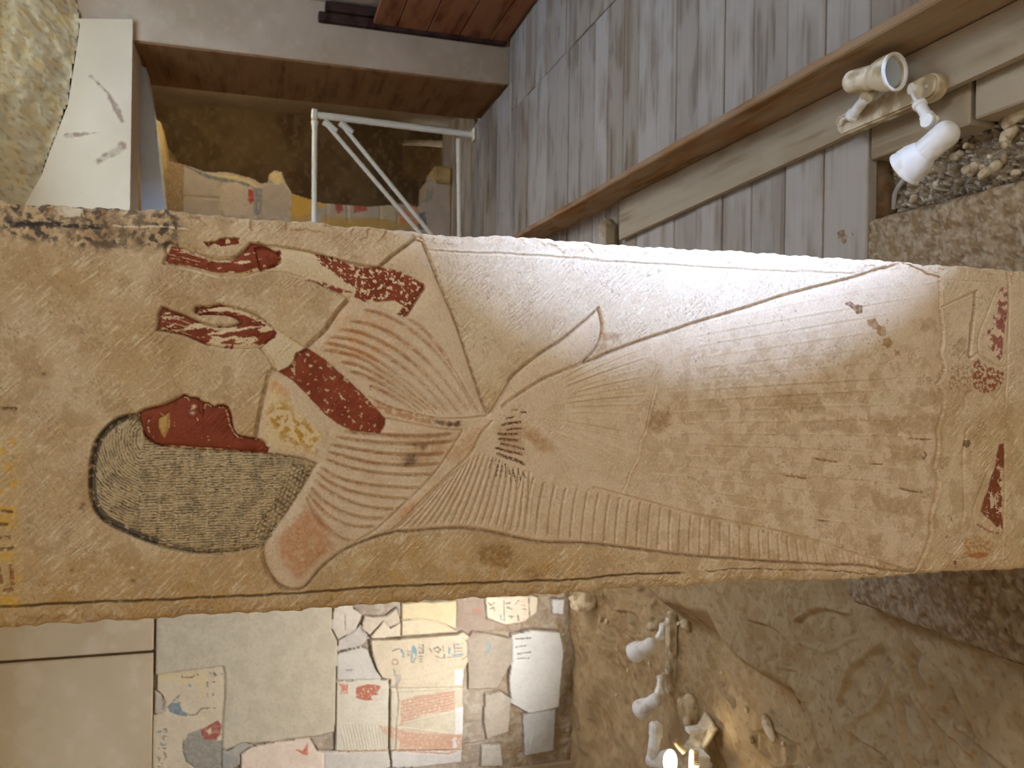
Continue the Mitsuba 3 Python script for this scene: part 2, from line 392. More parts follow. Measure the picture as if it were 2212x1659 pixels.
# --- outlines of the figure
wig = cr([(-0.045,1.6523),(-0.0463,1.6618),(-0.0518,1.6754),(-0.0629,1.6888),(-0.0774,1.6988),(-0.0959,1.7039),(-0.1162,1.7063),(-0.1383,1.706),(-0.1569,1.7036),(-0.1738,1.6958),(-0.1853,1.6838),(-0.1972,1.6632),(-0.2074,1.6423),(-0.2157,1.6213),(-0.2212,1.6036),(-0.2262,1.5803),(-0.2277,1.5623),(-0.2276,1.5423),(-0.2255,1.524),(-0.2228,1.5055),(-0.22,1.4943)], 4).tolist() + \
    [(-0.2037,1.4851),(-0.1846,1.4703),(-0.1614,1.4554),(-0.139,1.4423),(-0.1223,1.4329),(-0.1124,1.4272),(-0.1057,1.4428),(-0.1026,1.4581),(-0.0994,1.4772),(-0.0979,1.4904),(-0.0957,1.5147),(-0.0933,1.5515),(-0.0905,1.5876),(-0.0876,1.6142),(-0.0837,1.6301),(-0.0748,1.6406),(-0.0645,1.6468),(-0.0532,1.6505)]
face = [(-0.0432,1.6503),(-0.0397,1.6452),(-0.0366,1.6341),(-0.0336,1.623),(-0.0292,1.6134),(-0.0239,1.6038),(-0.0202,1.5973),(-0.0207,1.5933),(-0.0227,1.5908),(-0.0237,1.5842),(-0.0245,1.5785),(-0.0269,1.5764),(-0.0295,1.5718),(-0.0303,1.5685),(-0.0311,1.5652),(-0.034,1.5627),(-0.0353,1.5585),(-0.0333,1.5536),(-0.0326,1.5469),(-0.0349,1.5423),(-0.0409,1.5393),(-0.0489,1.5379),(-0.0577,1.5366),(-0.0656,1.5348),(-0.0718,1.5305),(-0.0747,1.5237),(-0.0756,1.5135),(-0.0777,1.505),(-0.0809,1.4973),(-0.0863,1.4921),(-0.0907,1.489),(-0.097,1.4902),(-0.0955,1.5047),(-0.0936,1.5217),(-0.0916,1.5428),(-0.0902,1.5636),(-0.0892,1.5801),(-0.0877,1.5964),(-0.0863,1.6126),(-0.0852,1.6231),(-0.0834,1.6327),(-0.0788,1.6392),(-0.0719,1.644),(-0.0629,1.6469),(-0.0526,1.649)]
eye = [(-0.0432,1.6152),(-0.0517,1.6146),(-0.0595,1.6146),(-0.0664,1.6164),(-0.0743,1.62),(-0.069,1.6233),(-0.0629,1.6258),(-0.0543,1.6265),(-0.0504,1.6256),(-0.0481,1.6196)]
hand_a = [(0.1486,1.6225),(0.1529,1.623),(0.1609,1.6195),(0.1659,1.622),(0.1737,1.6213),(0.1774,1.6173),(0.1741,1.6084),(0.1693,1.5937),(0.1657,1.5814),(0.161,1.569),(0.1595,1.5598),(0.1597,1.544),(0.1636,1.5332),(0.1697,1.5274),(0.1763,1.5207),(0.1819,1.5166),(0.1826,1.5072),(0.1788,1.4969),(0.173,1.4865),(0.1707,1.4805),(0.1583,1.4768),(0.1543,1.4845),(0.1477,1.4999),(0.1433,1.5101),(0.1376,1.5269),(0.1365,1.5437),(0.1379,1.5604),(0.1422,1.577),(0.1449,1.5917),(0.1477,1.6031),(0.148,1.6137)]
thumb_a = [(0.18,1.575),(0.1813,1.561),(0.184,1.5569),(0.1865,1.5486),(0.1876,1.531),(0.1809,1.5322),(0.1784,1.5443),(0.1763,1.5568),(0.1738,1.5691)]
hand_b = [(0.0626,1.6306),(0.07,1.6287),(0.0794,1.6288),(0.0864,1.6273),(0.093,1.6246),(0.0919,1.6202),(0.0888,1.6145),(0.0843,1.6023),(0.0804,1.5908),(0.0769,1.5826),(0.0737,1.5744),(0.0712,1.5661),(0.0701,1.5586),(0.07,1.5511),(0.0709,1.5428),(0.0727,1.5345),(0.0761,1.5273),(0.0796,1.5312),(0.0835,1.538),(0.0858,1.5472),(0.0862,1.5597),(0.0855,1.5721),(0.0852,1.5795),(0.0867,1.5844),(0.0906,1.5857),(0.0946,1.5829),(0.0955,1.5763),(0.0948,1.5681),(0.0985,1.5582),(0.0994,1.5524),(0.0971,1.5432),(0.0947,1.5306),(0.0916,1.5195),(0.0867,1.5093),(0.0789,1.4964),(0.0712,1.4877),(0.0642,1.482),(0.0587,1.4849),(0.0532,1.4917),(0.0459,1.4985),(0.0435,1.5019),(0.043,1.5129),(0.0421,1.534),(0.0423,1.5508),(0.0446,1.5632),(0.0472,1.574),(0.0519,1.5839),(0.0554,1.5921),(0.0586,1.6003),(0.0601,1.6084),(0.0615,1.6165),(0.0628,1.6246)]
fore_b = [(0.0712,1.4877),(0.0635,1.4746),(0.0515,1.456),(0.0428,1.4456),(0.0375,1.4558),(0.0244,1.4576),(0.0151,1.4713),(0.0141,1.48),(0.03,1.4914),(0.0435,1.5019),(0.0459,1.4985),(0.0532,1.4917),(0.0587,1.4849),(0.0642,1.482)]
arm_a = [(0.1757,1.5118),(0.1807,1.4931),(0.1791,1.4705),(0.1758,1.4437),(0.1703,1.4184),(0.1645,1.3908),(0.1608,1.3729),(0.1593,1.3448),(0.1563,1.3245),(0.1496,1.3038),(0.1437,1.2914),(0.139,1.283),(0.1328,1.2839),(0.1116,1.2971),(0.0921,1.3092),(0.0958,1.3205),(0.1087,1.3441),(0.1115,1.3642),(0.1169,1.3783),(0.1139,1.3872),(0.1206,1.404),(0.1303,1.4237),(0.1381,1.447),(0.1448,1.47),(0.145,1.5039)]
arm_b = [(0.0453,1.4428),(0.0377,1.4301),(0.028,1.4164),(0.0163,1.4025),(-0.0014,1.3825),(-0.0212,1.3623),(-0.0373,1.346),(-0.0505,1.3341),(-0.0596,1.3356),(-0.0701,1.3415),(-0.0693,1.3536),(-0.066,1.3816),(-0.056,1.4015),(-0.0441,1.4173),(-0.0298,1.4311),(-0.0141,1.4448),(0.0015,1.4604),(0.0126,1.478),(0.0175,1.4682),(0.0251,1.4607),(0.037,1.457)]
sleeve = cr([(0.206,1.2871),(0.1855,1.2795),(0.1633,1.2708),(0.1431,1.2621),(0.1208,1.2512),(0.0861,1.2359),(0.0552,1.2247),(0.0303,1.2158),(0.0054,1.2068),(-0.026,1.1955),(-0.0428,1.1866)], 6)
leaf_top = cr([(0.0066,1.1566),(0.0195,1.1435),(0.0437,1.1125),(0.065,1.0787),(0.0886,1.0491),(0.1041,1.0307),(0.1148,1.0191)], 6)
leaf_back = cr([(0.1148,1.0191),(0.104,1.0154),(0.0899,1.0123),(0.0745,1.0137),(0.059,1.0194),(0.0456,1.0298),(0.0322,1.0436)], 6)
front = cr([(-0.0327,1.1648),(-0.0252,1.1561),(-0.0101,1.1341),(0.0096,1.1007),(0.0231,1.0666),(0.0346,1.0366),(0.0508,0.9968),(0.0687,0.949),(0.0847,0.9001),(0.0997,0.8552),(0.1127,0.812),(0.1285,0.76),(0.15,0.6934),(0.173,0.6076)], 5).tolist() + [(0.1798,0.5818),(0.1947,0.5328),(0.2133,0.4701)]
back = cr([(-0.219,1.4938),(-0.2326,1.4949),(-0.2465,1.4915),(-0.2605,1.4847),(-0.2727,1.4751),(-0.2806,1.4636),(-0.2823,1.4512),(-0.2786,1.4397),(-0.2692,1.4312),(-0.2577,1.4217),(-0.2467,1.4101),(-0.2379,1.3985),(-0.2285,1.3828),(-0.2221,1.367),(-0.2167,1.3511),(-0.2127,1.337),(-0.2101,1.3248),(-0.2085,1.3126),(-0.2091,1.2982),(-0.2074,1.2691),(-0.2068,1.2268),(-0.2132,1.1836),(-0.2244,1.1393),(-0.2324,1.0988),(-0.2349,1.0455)], 5).tolist() + \
    cr([(-0.2383,1.0159),(-0.2458,0.9682),(-0.2534,0.9194),(-0.2629,0.8569),(-0.2703,0.7927),(-0.2758,0.748),(-0.281,0.6862),(-0.2882,0.5997)], 5).tolist() + [(-0.2896,0.5492),(-0.3021,0.4865),(-0.3092,0.4352)]
hem = [(0.1923,0.3933),(0.1678,0.391),(0.1442,0.3916),(0.1229,0.3881),(0.108,0.3844),(0.0822,0.3847),(0.0607,0.3901),(0.0437,0.3814),(0.033,0.3799),(0.02,0.3863),(0.0092,0.3966),(-0.0014,0.3859)] + [(-0.0088,0.3805),(-0.0303,0.3806),(-0.0518,0.3876),(-0.0668,0.3926),(-0.0861,0.3917),(-0.1053,0.3919),(-0.1331,0.398),(-0.1525,0.3884),(-0.1803,0.3927),(-0.1951,0.3995),(-0.2184,0.4056),(-0.2442,0.4026),(-0.2694,0.4126),(-0.3068,0.4327)]
robe = [*[(-0.076,1.5066),(-0.0452,1.5023),(-0.0159,1.4953)], *[(0.0166,1.4878),(0.015,1.4809)], *[(0.0453,1.4428),(0.0575,1.4304),(0.0718,1.417),(0.0963,1.4017),(0.1125,1.3881),(0.1385,1.3566),(0.161,1.3448),(0.2045,1.2974)], *sleeve[1:].tolist(),
        *leaf_top[1:].tolist(), *leaf_back[1:].tolist(), *[(0.0346,1.0366)], *front[26:], *[(0.2137,0.4599)], *[(0.195,0.3948),(0.1788,0.393)], *hem, *back[::-1], *[(-0.2142,1.4919),(-0.2076,1.4855)],
        *[(-0.2037,1.4851),(-0.1846,1.4703),(-0.1614,1.4554),(-0.139,1.4423),(-0.1223,1.4329),(-0.1124,1.4272),(-0.1057,1.4428),(-0.1026,1.4581),(-0.0994,1.4772),(-0.0979,1.4904),(-0.0921,1.4895),(-0.0842,1.4962),(-0.0803,1.5037)]]
foot_a = [(0.1851,0.2607),(0.1795,0.2478),(0.1434,0.2483),(0.0991,0.2547),(0.0823,0.2566),(0.0611,0.2584),(0.0547,0.2639),(0.06,0.2717),(0.0729,0.2818),(0.0814,0.2908),(0.0846,0.3012),(0.0953,0.291),(0.1041,0.2912),(0.1097,0.2814),(0.1246,0.2795),(0.1422,0.2776),(0.1688,0.2704),(0.1788,0.2639)]
foot_b = [(-0.0879,0.2618),(-0.0902,0.2484),(-0.1131,0.2503),(-0.1483,0.2529),(-0.1923,0.2544),(-0.209,0.2563),(-0.2391,0.2496),(-0.2434,0.254),(-0.2355,0.2663),(-0.2263,0.2764),(-0.2172,0.2897),(-0.2085,0.3008),(-0.186,0.2947),(-0.1731,0.2861),(-0.1522,0.2799),(-0.1339,0.2715),(-0.1103,0.2675),(-0.0954,0.2633)]

mrobe, mwig, mface = R.mask(robe), R.mask(wig), R.mask(face)
mha, mta, mhb, mfb, maa, mab = (R.mask(q) for q in (hand_a, thumb_a, hand_b, fore_b, arm_a, arm_b))
meye, mfa, mfo = R.mask(eye), R.mask(foot_a), R.mask(foot_b)
skin = mface | mha | mta | mhb | mfb | maa | mab
mrobe = mrobe & ~skin & ~mwig

# --- robe: smoother, paler stone with worn wash
rs = ndi.gaussian_filter(mrobe.astype(float), 1.2)
R.H = R.H * (1 - 0.6 * rs)
cream = 0.9 * np.ones_like(X)
R.paint(rs * (0.62 + 0.3 * ss(0.35, 0.6, fb(X, Z, 0.05, 3, 41))), lin(213, 191, 163))
pat = fb(X, Z, 0.028, 5, 42)
low = ss(1.04, 0.86, Z + 0.04 * np.sin(X * 30))
worn = rs * ss(0.51, 0.57, pat) * low * ss(0.13, 0.03, X) 
R.paint(worn * 0.36, lin(170, 141, 102))
R.H -= 0.0005 * worn
R.paint(rs * low * ss(0.5, 0.64, fb(X, Z, 0.06, 4, 43)) * ss(0.14, 0.02, X) * 0.36, lin(178, 148, 108))
R.paint(rs * ss(0.66, 0.76, fb(X, Z, 0.0034, 2, 44)) * ss(0.52, 0.7, fb(X, Z, 0.06, 2, 45)) * 0.6, lin(112, 84, 56))
R.sink(mrobe, 0.0042, 0.010)
R.sink(mwig, 0.0075, 0.016)
for m in (mface, mha, mta, mhb, maa, mab): R.sink(m, 0.0052, 0.009)

# --- carved outlines
for ln, w, d in ((sleeve, .0030, .0030), (leaf_top, .0030, .0028), (leaf_back, .0028, .0028), (front, .0034, .0032), (back, .0036, .0034),
                 ([(0.205,1.2964),(0.1897,1.3127),(0.1765,1.3288),(0.1618,1.3438)], .003, .003), ([(0.1125,1.3881),(0.0963,1.4017),(0.0714,1.417),(0.0575,1.4304),(0.0457,1.4428)], .0036, .0036),
                 (cr([(-0.076,1.5066),(-0.0608,1.5049),(-0.0452,1.5023),(-0.0257,1.4989),(-0.0061,1.4945),(0.0106,1.491)], 4), .003, .0034), ([(0.0435,1.5019),(0.0304,1.4914),(0.0145,1.48)], .003, .003),
                 ([(-0.2037,1.4851),(-0.1846,1.4703),(-0.1614,1.4554),(-0.139,1.4423),(-0.1223,1.4329),(-0.1124,1.4272)], .0022, .0016)):
    R.groove(ln, w, d, 0.8)
    R.stroke(ln, w * 0.8, lin(130, 102, 72), 0.36, 0.8, 5, 0.05)
for k, (m, poly) in enumerate(((mwig, wig), (mface, face), (mha, hand_a), (mhb, hand_b))):
    R.groove(list(poly) + [poly[0]], 0.0024, 0.0016, 0.8)
    R.stroke(list(poly) + [poly[0]], 0.0016, lin(104, 76, 54), 0.45, 0.8, 6 + k, 0.0)
for ln in ([(0.0712,1.4877),(0.0635,1.4746),(0.0515,1.456),(0.0429,1.4394)], [(0.1797,1.4705),(0.1762,1.4437),(0.1703,1.4184),(0.1645,1.3908),(0.1608,1.3729),(0.1593,1.3448)], [(0.1448,1.5076),(0.1452,1.47),(0.1384,1.447),(0.1303,1.4237),(0.1206,1.404),(0.1139,1.3872)]):
    R.groove(ln, 0.0018, 0.0014, 0.9)
    R.ridge(ln, 0.0045, 0.0009)

# --- torso pleats: curved flutes, red wash left in the cuts
right_pleats = [cr(q, 5) for q in (
    [(0.0995,1.372),(0.0945,1.3439),(0.0814,1.3131),(0.0598,1.2818),(0.0336,1.2542),(0.005,1.2325),(-0.022,1.215),(-0.0428,1.2017)], [(0.0828,1.3877),(0.0779,1.3557),(0.0647,1.3231),(0.0431,1.292),(0.0189,1.2645),(-0.0076,1.2409),(-0.0324,1.2213),(-0.0449,1.2104)],
    [(0.0703,1.4033),(0.0673,1.3716),(0.0541,1.3392),(0.0345,1.3063),(0.0105,1.2769),(-0.0161,1.2513),(-0.0388,1.2319),(-0.0471,1.2211)], [(0.0599,1.4149),(0.0569,1.3834),(0.0456,1.3512),(0.0261,1.3185),(0.0041,1.2893),(-0.0203,1.2639),(-0.0409,1.2446),(-0.0471,1.236)],
    [(0.0518,1.4226),(0.0466,1.3911),(0.0353,1.3591),(0.0157,1.3265),(-0.0063,1.2974),(-0.0287,1.2722),(-0.0471,1.2487)], [(0.0418,1.4224),(0.0394,1.3989),(0.0311,1.3671),(0.0115,1.3346),(-0.0084,1.3057),(-0.0287,1.2805),(-0.0482,1.2572)],
    [(0.0264,1.3987),(0.021,1.3709),(0.0073,1.3426),(-0.0106,1.3138),(-0.0288,1.2888),(-0.0451,1.2677)], [(0.0146,1.3867),(0.007,1.3627),(-0.0068,1.3343),(-0.0248,1.3054),(-0.0431,1.2803)],
    [(-0.0051,1.3585),(-0.0149,1.3342),(-0.0289,1.3095),(-0.0432,1.2886)], [(0.0917,1.3092),(0.0742,1.282),(0.046,1.2565),(0.0153,1.2348),(-0.0178,1.2151),(-0.0449,1.1974)])]
left_pleats = [cr(q, 5) for q in (
    [(-0.0688,1.393),(-0.0719,1.3532),(-0.0751,1.3125),(-0.0753,1.2711),(-0.0713,1.2331)], [(-0.0758,1.4037),(-0.0809,1.373),(-0.0852,1.3328),(-0.0865,1.2917),(-0.0837,1.235)], [(-0.0867,1.4085),(-0.093,1.3768),(-0.0995,1.3325),(-0.1019,1.2915),(-0.1003,1.2454)],
    [(-0.0957,1.4142),(-0.105,1.3826),(-0.1136,1.3425),(-0.1161,1.3016),(-0.1147,1.2515)], [(-0.1046,1.419),(-0.117,1.3884),(-0.1256,1.3484),(-0.1293,1.3117),(-0.1301,1.264)], [(-0.1144,1.4256),(-0.1308,1.4),(-0.1416,1.3622),(-0.1464,1.3217),(-0.1494,1.2783)],
    [(-0.1224,1.4284),(-0.1407,1.4038),(-0.1534,1.372),(-0.1604,1.3357),(-0.1645,1.2947)], [(-0.1322,1.4312),(-0.1485,1.4115),(-0.1653,1.3818),(-0.1741,1.3517),(-0.1782,1.3171)], [(-0.1421,1.4349),(-0.1624,1.4172),(-0.179,1.3915),(-0.188,1.3615),(-0.191,1.3312)],
    [(-0.1519,1.4377),(-0.1702,1.4229),(-0.1888,1.4012),(-0.1996,1.3753),(-0.2007,1.3453)], [(-0.1558,1.4405),(-0.184,1.4246),(-0.2025,1.4068),(-0.2151,1.3909),(-0.2219,1.373)])]
for k, q in enumerate(right_pleats + left_pleats):
    R.groove(q, 0.0034, 0.0030, 0.8, 0.08)
    R.ridge(q + np.array([0.0030, 0.0020]), 0.0040, 0.0012)
    n0 = len(q)
    R.stroke(q[: n0 * 3 // 5], 0.0030, lin(186, 128, 88), 0.6, 0.9, 50 + k, 0.2, 0.010)
    R.stroke(q, 0.0012, lin(140, 108, 78), 0.5, 0.6, 80 + k, 0.05)
# belt band and stained knot
for ln in (cr([(-0.0224,1.3559),(-0.0288,1.3457),(-0.0368,1.3233),(-0.0444,1.2923),(-0.0505,1.2609),(-0.0504,1.2249),(-0.0465,1.1882)], 5), cr([(-0.0507,1.3333),(-0.0592,1.2921),(-0.066,1.2502),(-0.0675,1.2246)], 5)):
    R.groove(ln, 0.0022, 0.0018, 0.9)
R.stroke(cr([(-0.0264,1.3538),(-0.0374,1.3334),(-0.0445,1.3088),(-0.0505,1.2819),(-0.0546,1.263)], 5), 0.0075, lin(176, 118, 74), 0.7, 0.6, 7)
BELT = 1
sash_hi = cr([(-0.0675,1.2246),(-0.0982,1.2433),(-0.127,1.264),(-0.1553,1.2907),(-0.1772,1.3151),(-0.2028,1.3432),(-0.2199,1.371)], 5)
sash_lo = cr([(-0.055,1.1816),(-0.0735,1.1987),(-0.0985,1.2113),(-0.1253,1.2387),(-0.1638,1.2802),(-0.1918,1.3067),(-0.2059,1.3229)], 5)
for ln in (sash_hi, sash_lo): R.groove(ln, 0.0024, 0.0022, 0.9)
sash = sash_hi.tolist() + sash_lo[::-1].tolist()
msash = R.mask(sash) & mrobe
R.H += np.where(msash, 0.0008, 0)

def fan(P, Q, n, bulge, skip=()):
    P, Q = resample(P, n), resample(Q, n)
    for k in range(n):
        if k in skip: continue
        a, b = P[k], Q[k]
        d = b - a; nrm = np.array([-d[1], d[0]])
        t = np.linspace(0, 1, 9)[:, None]
        yield k, a + d * t + nrm * bulge * (t * (1 - t)) * 4

# --- skirt: fine flutes of the back fall, broad ones in front
wb0 = [(-0.1315,1.2428),(-0.1151,1.2239),(-0.1028,1.2069),(-0.0966,1.194),(-0.1009,1.1852),(-0.1116,1.172),(-0.1177,1.1587),(-0.1205,1.1409),(-0.125,1.123)] 
wb1 = [(-0.2057,1.3188),(-0.2042,1.3024),(-0.2032,1.2838),(-0.202,1.2587),(-0.2023,1.2375),(-0.2035,1.2162),(-0.2048,1.2011),(-0.2073,1.1836),(-0.2111,1.1661),(-0.2155,1.1483),(-0.2193,1.1282)]
for k, q in fan(wb0, wb1, 18, 0.015):
    R.groove(q, 0.0028, 0.0022, 0.9, 0.1); R.ridge(q + np.array([-0.0022, -0.0016]), 0.003, 0.0007)
    R.stroke(q, 0.0011, lin(150, 120, 86), 0.3, 0.9, 110 + k)
P0 = [(-0.127,1.1323),(-0.1426,1.0983),(-0.1518,1.0685),(-0.1536,1.036),(-0.1674,0.979),(-0.18,0.9181),(-0.1965,0.8605),(-0.2101,0.8041),(-0.2265,0.7302),(-0.243,0.665),(-0.2549,0.6177)]
Q0 = [(-0.2128,1.1466),(-0.2269,1.0856),(-0.2353,1.0254),(-0.2421,0.9778),(-0.2523,0.9194),(-0.261,0.8595),(-0.2689,0.7979),(-0.2743,0.7454),(-0.2802,0.6889),(-0.2844,0.6395),(-0.2872,0.6059)]
for k, q in fan(P0, Q0, 31, -0.03):
    R.groove(q, 0.0028, 0.0024, 0.9, 0.08); R.ridge(q + np.array([-0.0018, -0.0022]), 0.003, 0.0008)
    R.stroke(q, 0.0011, lin(150, 120, 86), 0.3, 0.9, 140 + k)
for k, q in fan([(-0.2569,0.613),(-0.2751,0.5494),(-0.2899,0.4993),(-0.3016,0.461),(-0.3076,0.4378)], [(-0.277,0.6006),(-0.2896,0.5492),(-0.3004,0.4991),(-0.3075,0.4609),(-0.3104,0.4378)], 17, -0.05):
    R.groove(q, 0.0022, 0.0018, 0.9, 0.08)
inner = cr([(-0.1528,1.022),(-0.1648,0.9767),(-0.18,0.9206),(-0.194,0.8706),(-0.2109,0.7937),(-0.2276,0.7141),(-0.2413,0.6595),(-0.2575,0.6002)], 5).tolist() + [(-0.2668,0.5741),(-0.2814,0.5245),(-0.2974,0.4739),(-0.3077,0.4352)]
R.groove(inner, 0.0026, 0.0020, 0.9)
knot = np.array([(-0.0359,1.1692)][0])
knee = [(0.0793,0.9309),(0.0637,0.9269),(0.0415,0.9234),(0.0281,0.921),(0.0146,0.9286),(-0.001,0.9229),(-0.0167,0.9269),(-0.0391,0.9322),(-0.0703,0.9395),(-0.0858,0.9485),(-0.108,0.9505)] + [(-0.112,0.9529),(-0.134,0.9651),(-0.1472,0.969),(-0.1608,0.9767)]
hemx = [[(0.1901,0.3932)][0]] + hem
H1 = resample(knee, 17); H2 = resample(hemx[:-2], 17)
rr = np.random.default_rng(3)
for k in range(17):
    t0 = 0.30 + 0.12 * rr.random()
    a, b = knot + (H1[k] - knot) * t0, H1[k] + np.array([0, 0.002])
    q = cr([a, (a + b) / 2 + np.array([0.0015, 0.001]), b], 6)
    R.ridge(q, 0.0028, 0.0004 + 0.0011 * rr.random(), 0.25); R.groove(q + np.array([-0.0022, 0]), 0.0028, 0.0006 * rr.random(), 1, 0.25)
    R.stroke(q, 0.0010, lin(226, 208, 178), 0.55, 0.9, 170 + k, .1, .03)
    c = H2[k] + np.array([0.0, 0.006 + 0.05 * rr.random()])
    q = cr([b + np.array([0.003, -0.006]), b * 0.5 + c * 0.5 + np.array([0.002, 0]), c], 8)
    R.ridge(q, 0.0035, 0.0004 + 0.0011 * rr.random(), 0.25); R.groove(q + np.array([-0.0028, 0]), 0.005, 0.0006 * rr.random(), 1, 0.25)
    R.stroke(q, 0.0010, lin(226, 208, 178), 0.55, 0.9, 190 + k, .1, .03)
R.step(cr(knee, 3), 0.006, 0.0011)
R.groove(cr(knee, 3), 0.0016, 0.0008)
R.groove(hem, 0.0026, 0.0020, 0.9)
R.step(hem, 0.010, 0.0014)
R.stroke(hem, 0.0020, lin(150, 118, 82), 0.35, 0.9, 9)

orange = R.soft([(0.0678,1.4169),(0.1049,1.388),(0.1021,1.3561),(0.081,1.3234),(0.0633,1.3026),(0.0421,1.3309),(0.0293,1.359),(0.0245,1.3948),(0.0398,1.4224)], .02, .03, .015, 46)
R.paint(orange * .32 * ss(.35, .6, fb(X, Z, .02, 3, 47)), lin(206, 146, 96))
crust = rs * low * ss(.5, .62, fb(X, Z, .07, 3, 48)) * ss(.13, .03, X)
R.paint(crust * ss(.022, .006, np.abs(fb(X, Z, .016, 3, 49) - .5)) * .55, lin(222, 206, 176))
R.paint(rs * low * ss(.56, .66, fb(X, Z, .05, 3, 51)) * ss(.62, .70, fb(X, Z, .0045, 3, 52)) * .6, lin(112, 84, 54))
# --- brown paint left in the gathers beside the knot
for k, (ln, w) in enumerate((([(-0.0606,1.1681),(-0.0567,1.152),(-0.0549,1.1358)], .0024), ([(-0.0674,1.1599),(-0.065,1.1468),(-0.0653,1.1346)], .0020), ([(-0.0722,1.1739),(-0.0734,1.1548),(-0.0727,1.1396)], .0022), ([(-0.0801,1.1728),(-0.0809,1.1547),(-0.082,1.1394)], .0026),
        ([(-0.0857,1.1697),(-0.0907,1.1495),(-0.0957,1.129)], .0020), ([(-0.0914,1.1786),(-0.0984,1.1544),(-0.1025,1.132)], .0022), ([(-0.0997,1.1755),(-0.1061,1.1593),(-0.1101,1.1451),(-0.1177,1.1287)], .0030), ([(-0.0385,1.1523),(-0.038,1.1421)], .0012),
        ([(-0.0409,1.1385),(-0.0416,1.1288)], .0014), ([(-0.0509,1.1612),(-0.048,1.1471)], .0014))):
    R.groove(ln, 0.0022, 0.0016, 1, 0.1)
    R.stroke(ln, w, lin(92, 54, 42), 0.95, 0.45, 210 + k, 0.1, 0.003)
for k, ln in enumerate(([(-0.1079,1.1694),(-0.1224,1.1717),(-0.1359,1.1745)], [(-0.1099,1.1643),(-0.1234,1.1661),(-0.136,1.1679)], [(-0.1138,1.1607),(-0.1255,1.1601),(-0.1361,1.1599)], [(-0.1226,1.1545),(-0.1343,1.1531),(-0.144,1.1517)], [(-0.1198,1.15),(-0.1315,1.1468),(-0.1432,1.1441)],
        [(-0.1209,1.1419),(-0.1326,1.1387),(-0.1424,1.1355)], [(-0.1259,1.1347),(-0.1327,1.1315),(-0.1377,1.1284)], [(-0.1049,1.1794),(-0.1155,1.1823),(-0.1222,1.1852)], [(-0.1069,1.1744),(-0.1165,1.1763)])):
    R.stroke(ln, 0.0010, lin(74, 48, 34), 0.95, 0.35, 230 + k, 0.1, 0.003)
def stain(poly, color, a, blur=0.004, seed=1, wob=0.006, grain=0.012):
    p = np.array(poly); lo, hi = p.min(0) - .03, p.max(0) + .03
    i0, i1 = np.searchsorted(R.zs, [lo[1], hi[1]]); j0, j1 = np.searchsorted(R.xs, [lo[0], hi[0]])
    w = (slice(i0, i1), slice(j0, j1)); m = R.mask(poly)[w]
    if m.size == 0 or not m.any(): return
    m = np.pad(m, 1); d = ((ndi.distance_transform_edt(m) - ndi.distance_transform_edt(~m)) * R.res)[1:-1, 1:-1]
    d = d + wob * 2 * (fb(X[w], Z[w], grain, 4, seed) - 0.5)
    al = (ss(-max(blur, .0012), max(blur, .0012), d) * a * (0.6 + 0.4 * ss(0.32, 0.62, fb(X[w], Z[w], 0.009, 4, seed + 300))))[..., None]
    R.C[w] = R.C[w] * (1 - al) + lin(*color) * al
stain([(-0.0521,1.2683),(-0.053,1.2538),(-0.0539,1.2461),(-0.0529,1.2276),(-0.0606,1.2295),(-0.061,1.2411),(-0.0596,1.2537),(-0.0568,1.2634)], (96, 58, 44), .95, .0035, 400, .004, .008)
stain([(-0.0635,1.1346),(-0.0674,1.1151),(-0.0812,1.0983),(-0.0912,1.0826),(-0.099,1.0877),(-0.0949,1.1085),(-0.0811,1.1231),(-0.0732,1.1355)], (170, 122, 70), .7, .008, 1)
stain([(-0.0615,1.1721),(-0.0596,1.1377),(-0.0966,1.1351),(-0.1023,1.1493),(-0.0905,1.1676)], (160, 112, 76), .45, .01, 2)
stain([(-0.073,1.337),(-0.0713,1.2331),(-0.0899,1.2498),(-0.1145,1.2705),(-0.114,1.3119),(-0.1057,1.3202),(-0.0896,1.2958)], (168, 122, 76), .6, .012, 3)
stain([(-0.1058,1.31),(-0.1018,1.2998),(-0.106,1.2894),(-0.1142,1.2954),(-0.114,1.3058)], (92, 58, 36), .8, .004, 4)
stain([(-0.0854,1.2959),(-0.0866,1.2751),(-0.0938,1.2812),(-0.0916,1.2916)], (104, 68, 42), .7, .004, 5)
stain([(-0.2371,1.2006),(-0.2294,1.1833),(-0.2349,1.1525),(-0.2522,1.1456),(-0.2644,1.1565),(-0.2611,1.1828),(-0.2519,1.1982)], (140, 102, 54), .8, .006, 6)
stain([(-0.2721,1.1297),(-0.2685,1.1163),(-0.28,1.1003),(-0.2881,1.1092),(-0.283,1.125)], (146, 106, 60), .7, .006, 7)
stain([(0.1405,0.5848),(0.145,0.5763),(0.1382,0.5639),(0.1378,0.5504),(0.1273,0.5514),(0.1249,0.5612),(0.1329,0.5687)], (116, 80, 44), .95, .0015, 8, .002, .005)
stain([(0.1153,0.5413),(0.118,0.524),(0.1077,0.5188),(0.104,0.5037),(0.0915,0.5035),(0.088,0.5159),(0.0992,0.5249),(0.107,0.5387)], (150, 110, 60), .9, .0015, 9, .002, .005)
stain([(0.085,0.5084),(0.0875,0.4958),(0.0772,0.4893),(0.0686,0.498),(0.0746,0.5082)], (152, 112, 58), .9, .002, 10, .002, .005)
stain([(0.0668,0.4853),(0.066,0.4752),(0.0587,0.4738),(0.0574,0.4839)], (158, 120, 66), .8, .003, 11, .002, .005)
stain([(0.079,1.0114),(0.0776,0.9829),(0.0688,0.9851),(0.068,1.0113)], (150, 104, 66), .6, .004, 12)
stain([(0.0479,1.0274),(0.0636,1.0112),(0.0597,0.9922),(0.0483,1.011)], (166, 124, 82), .5, .006, 13)
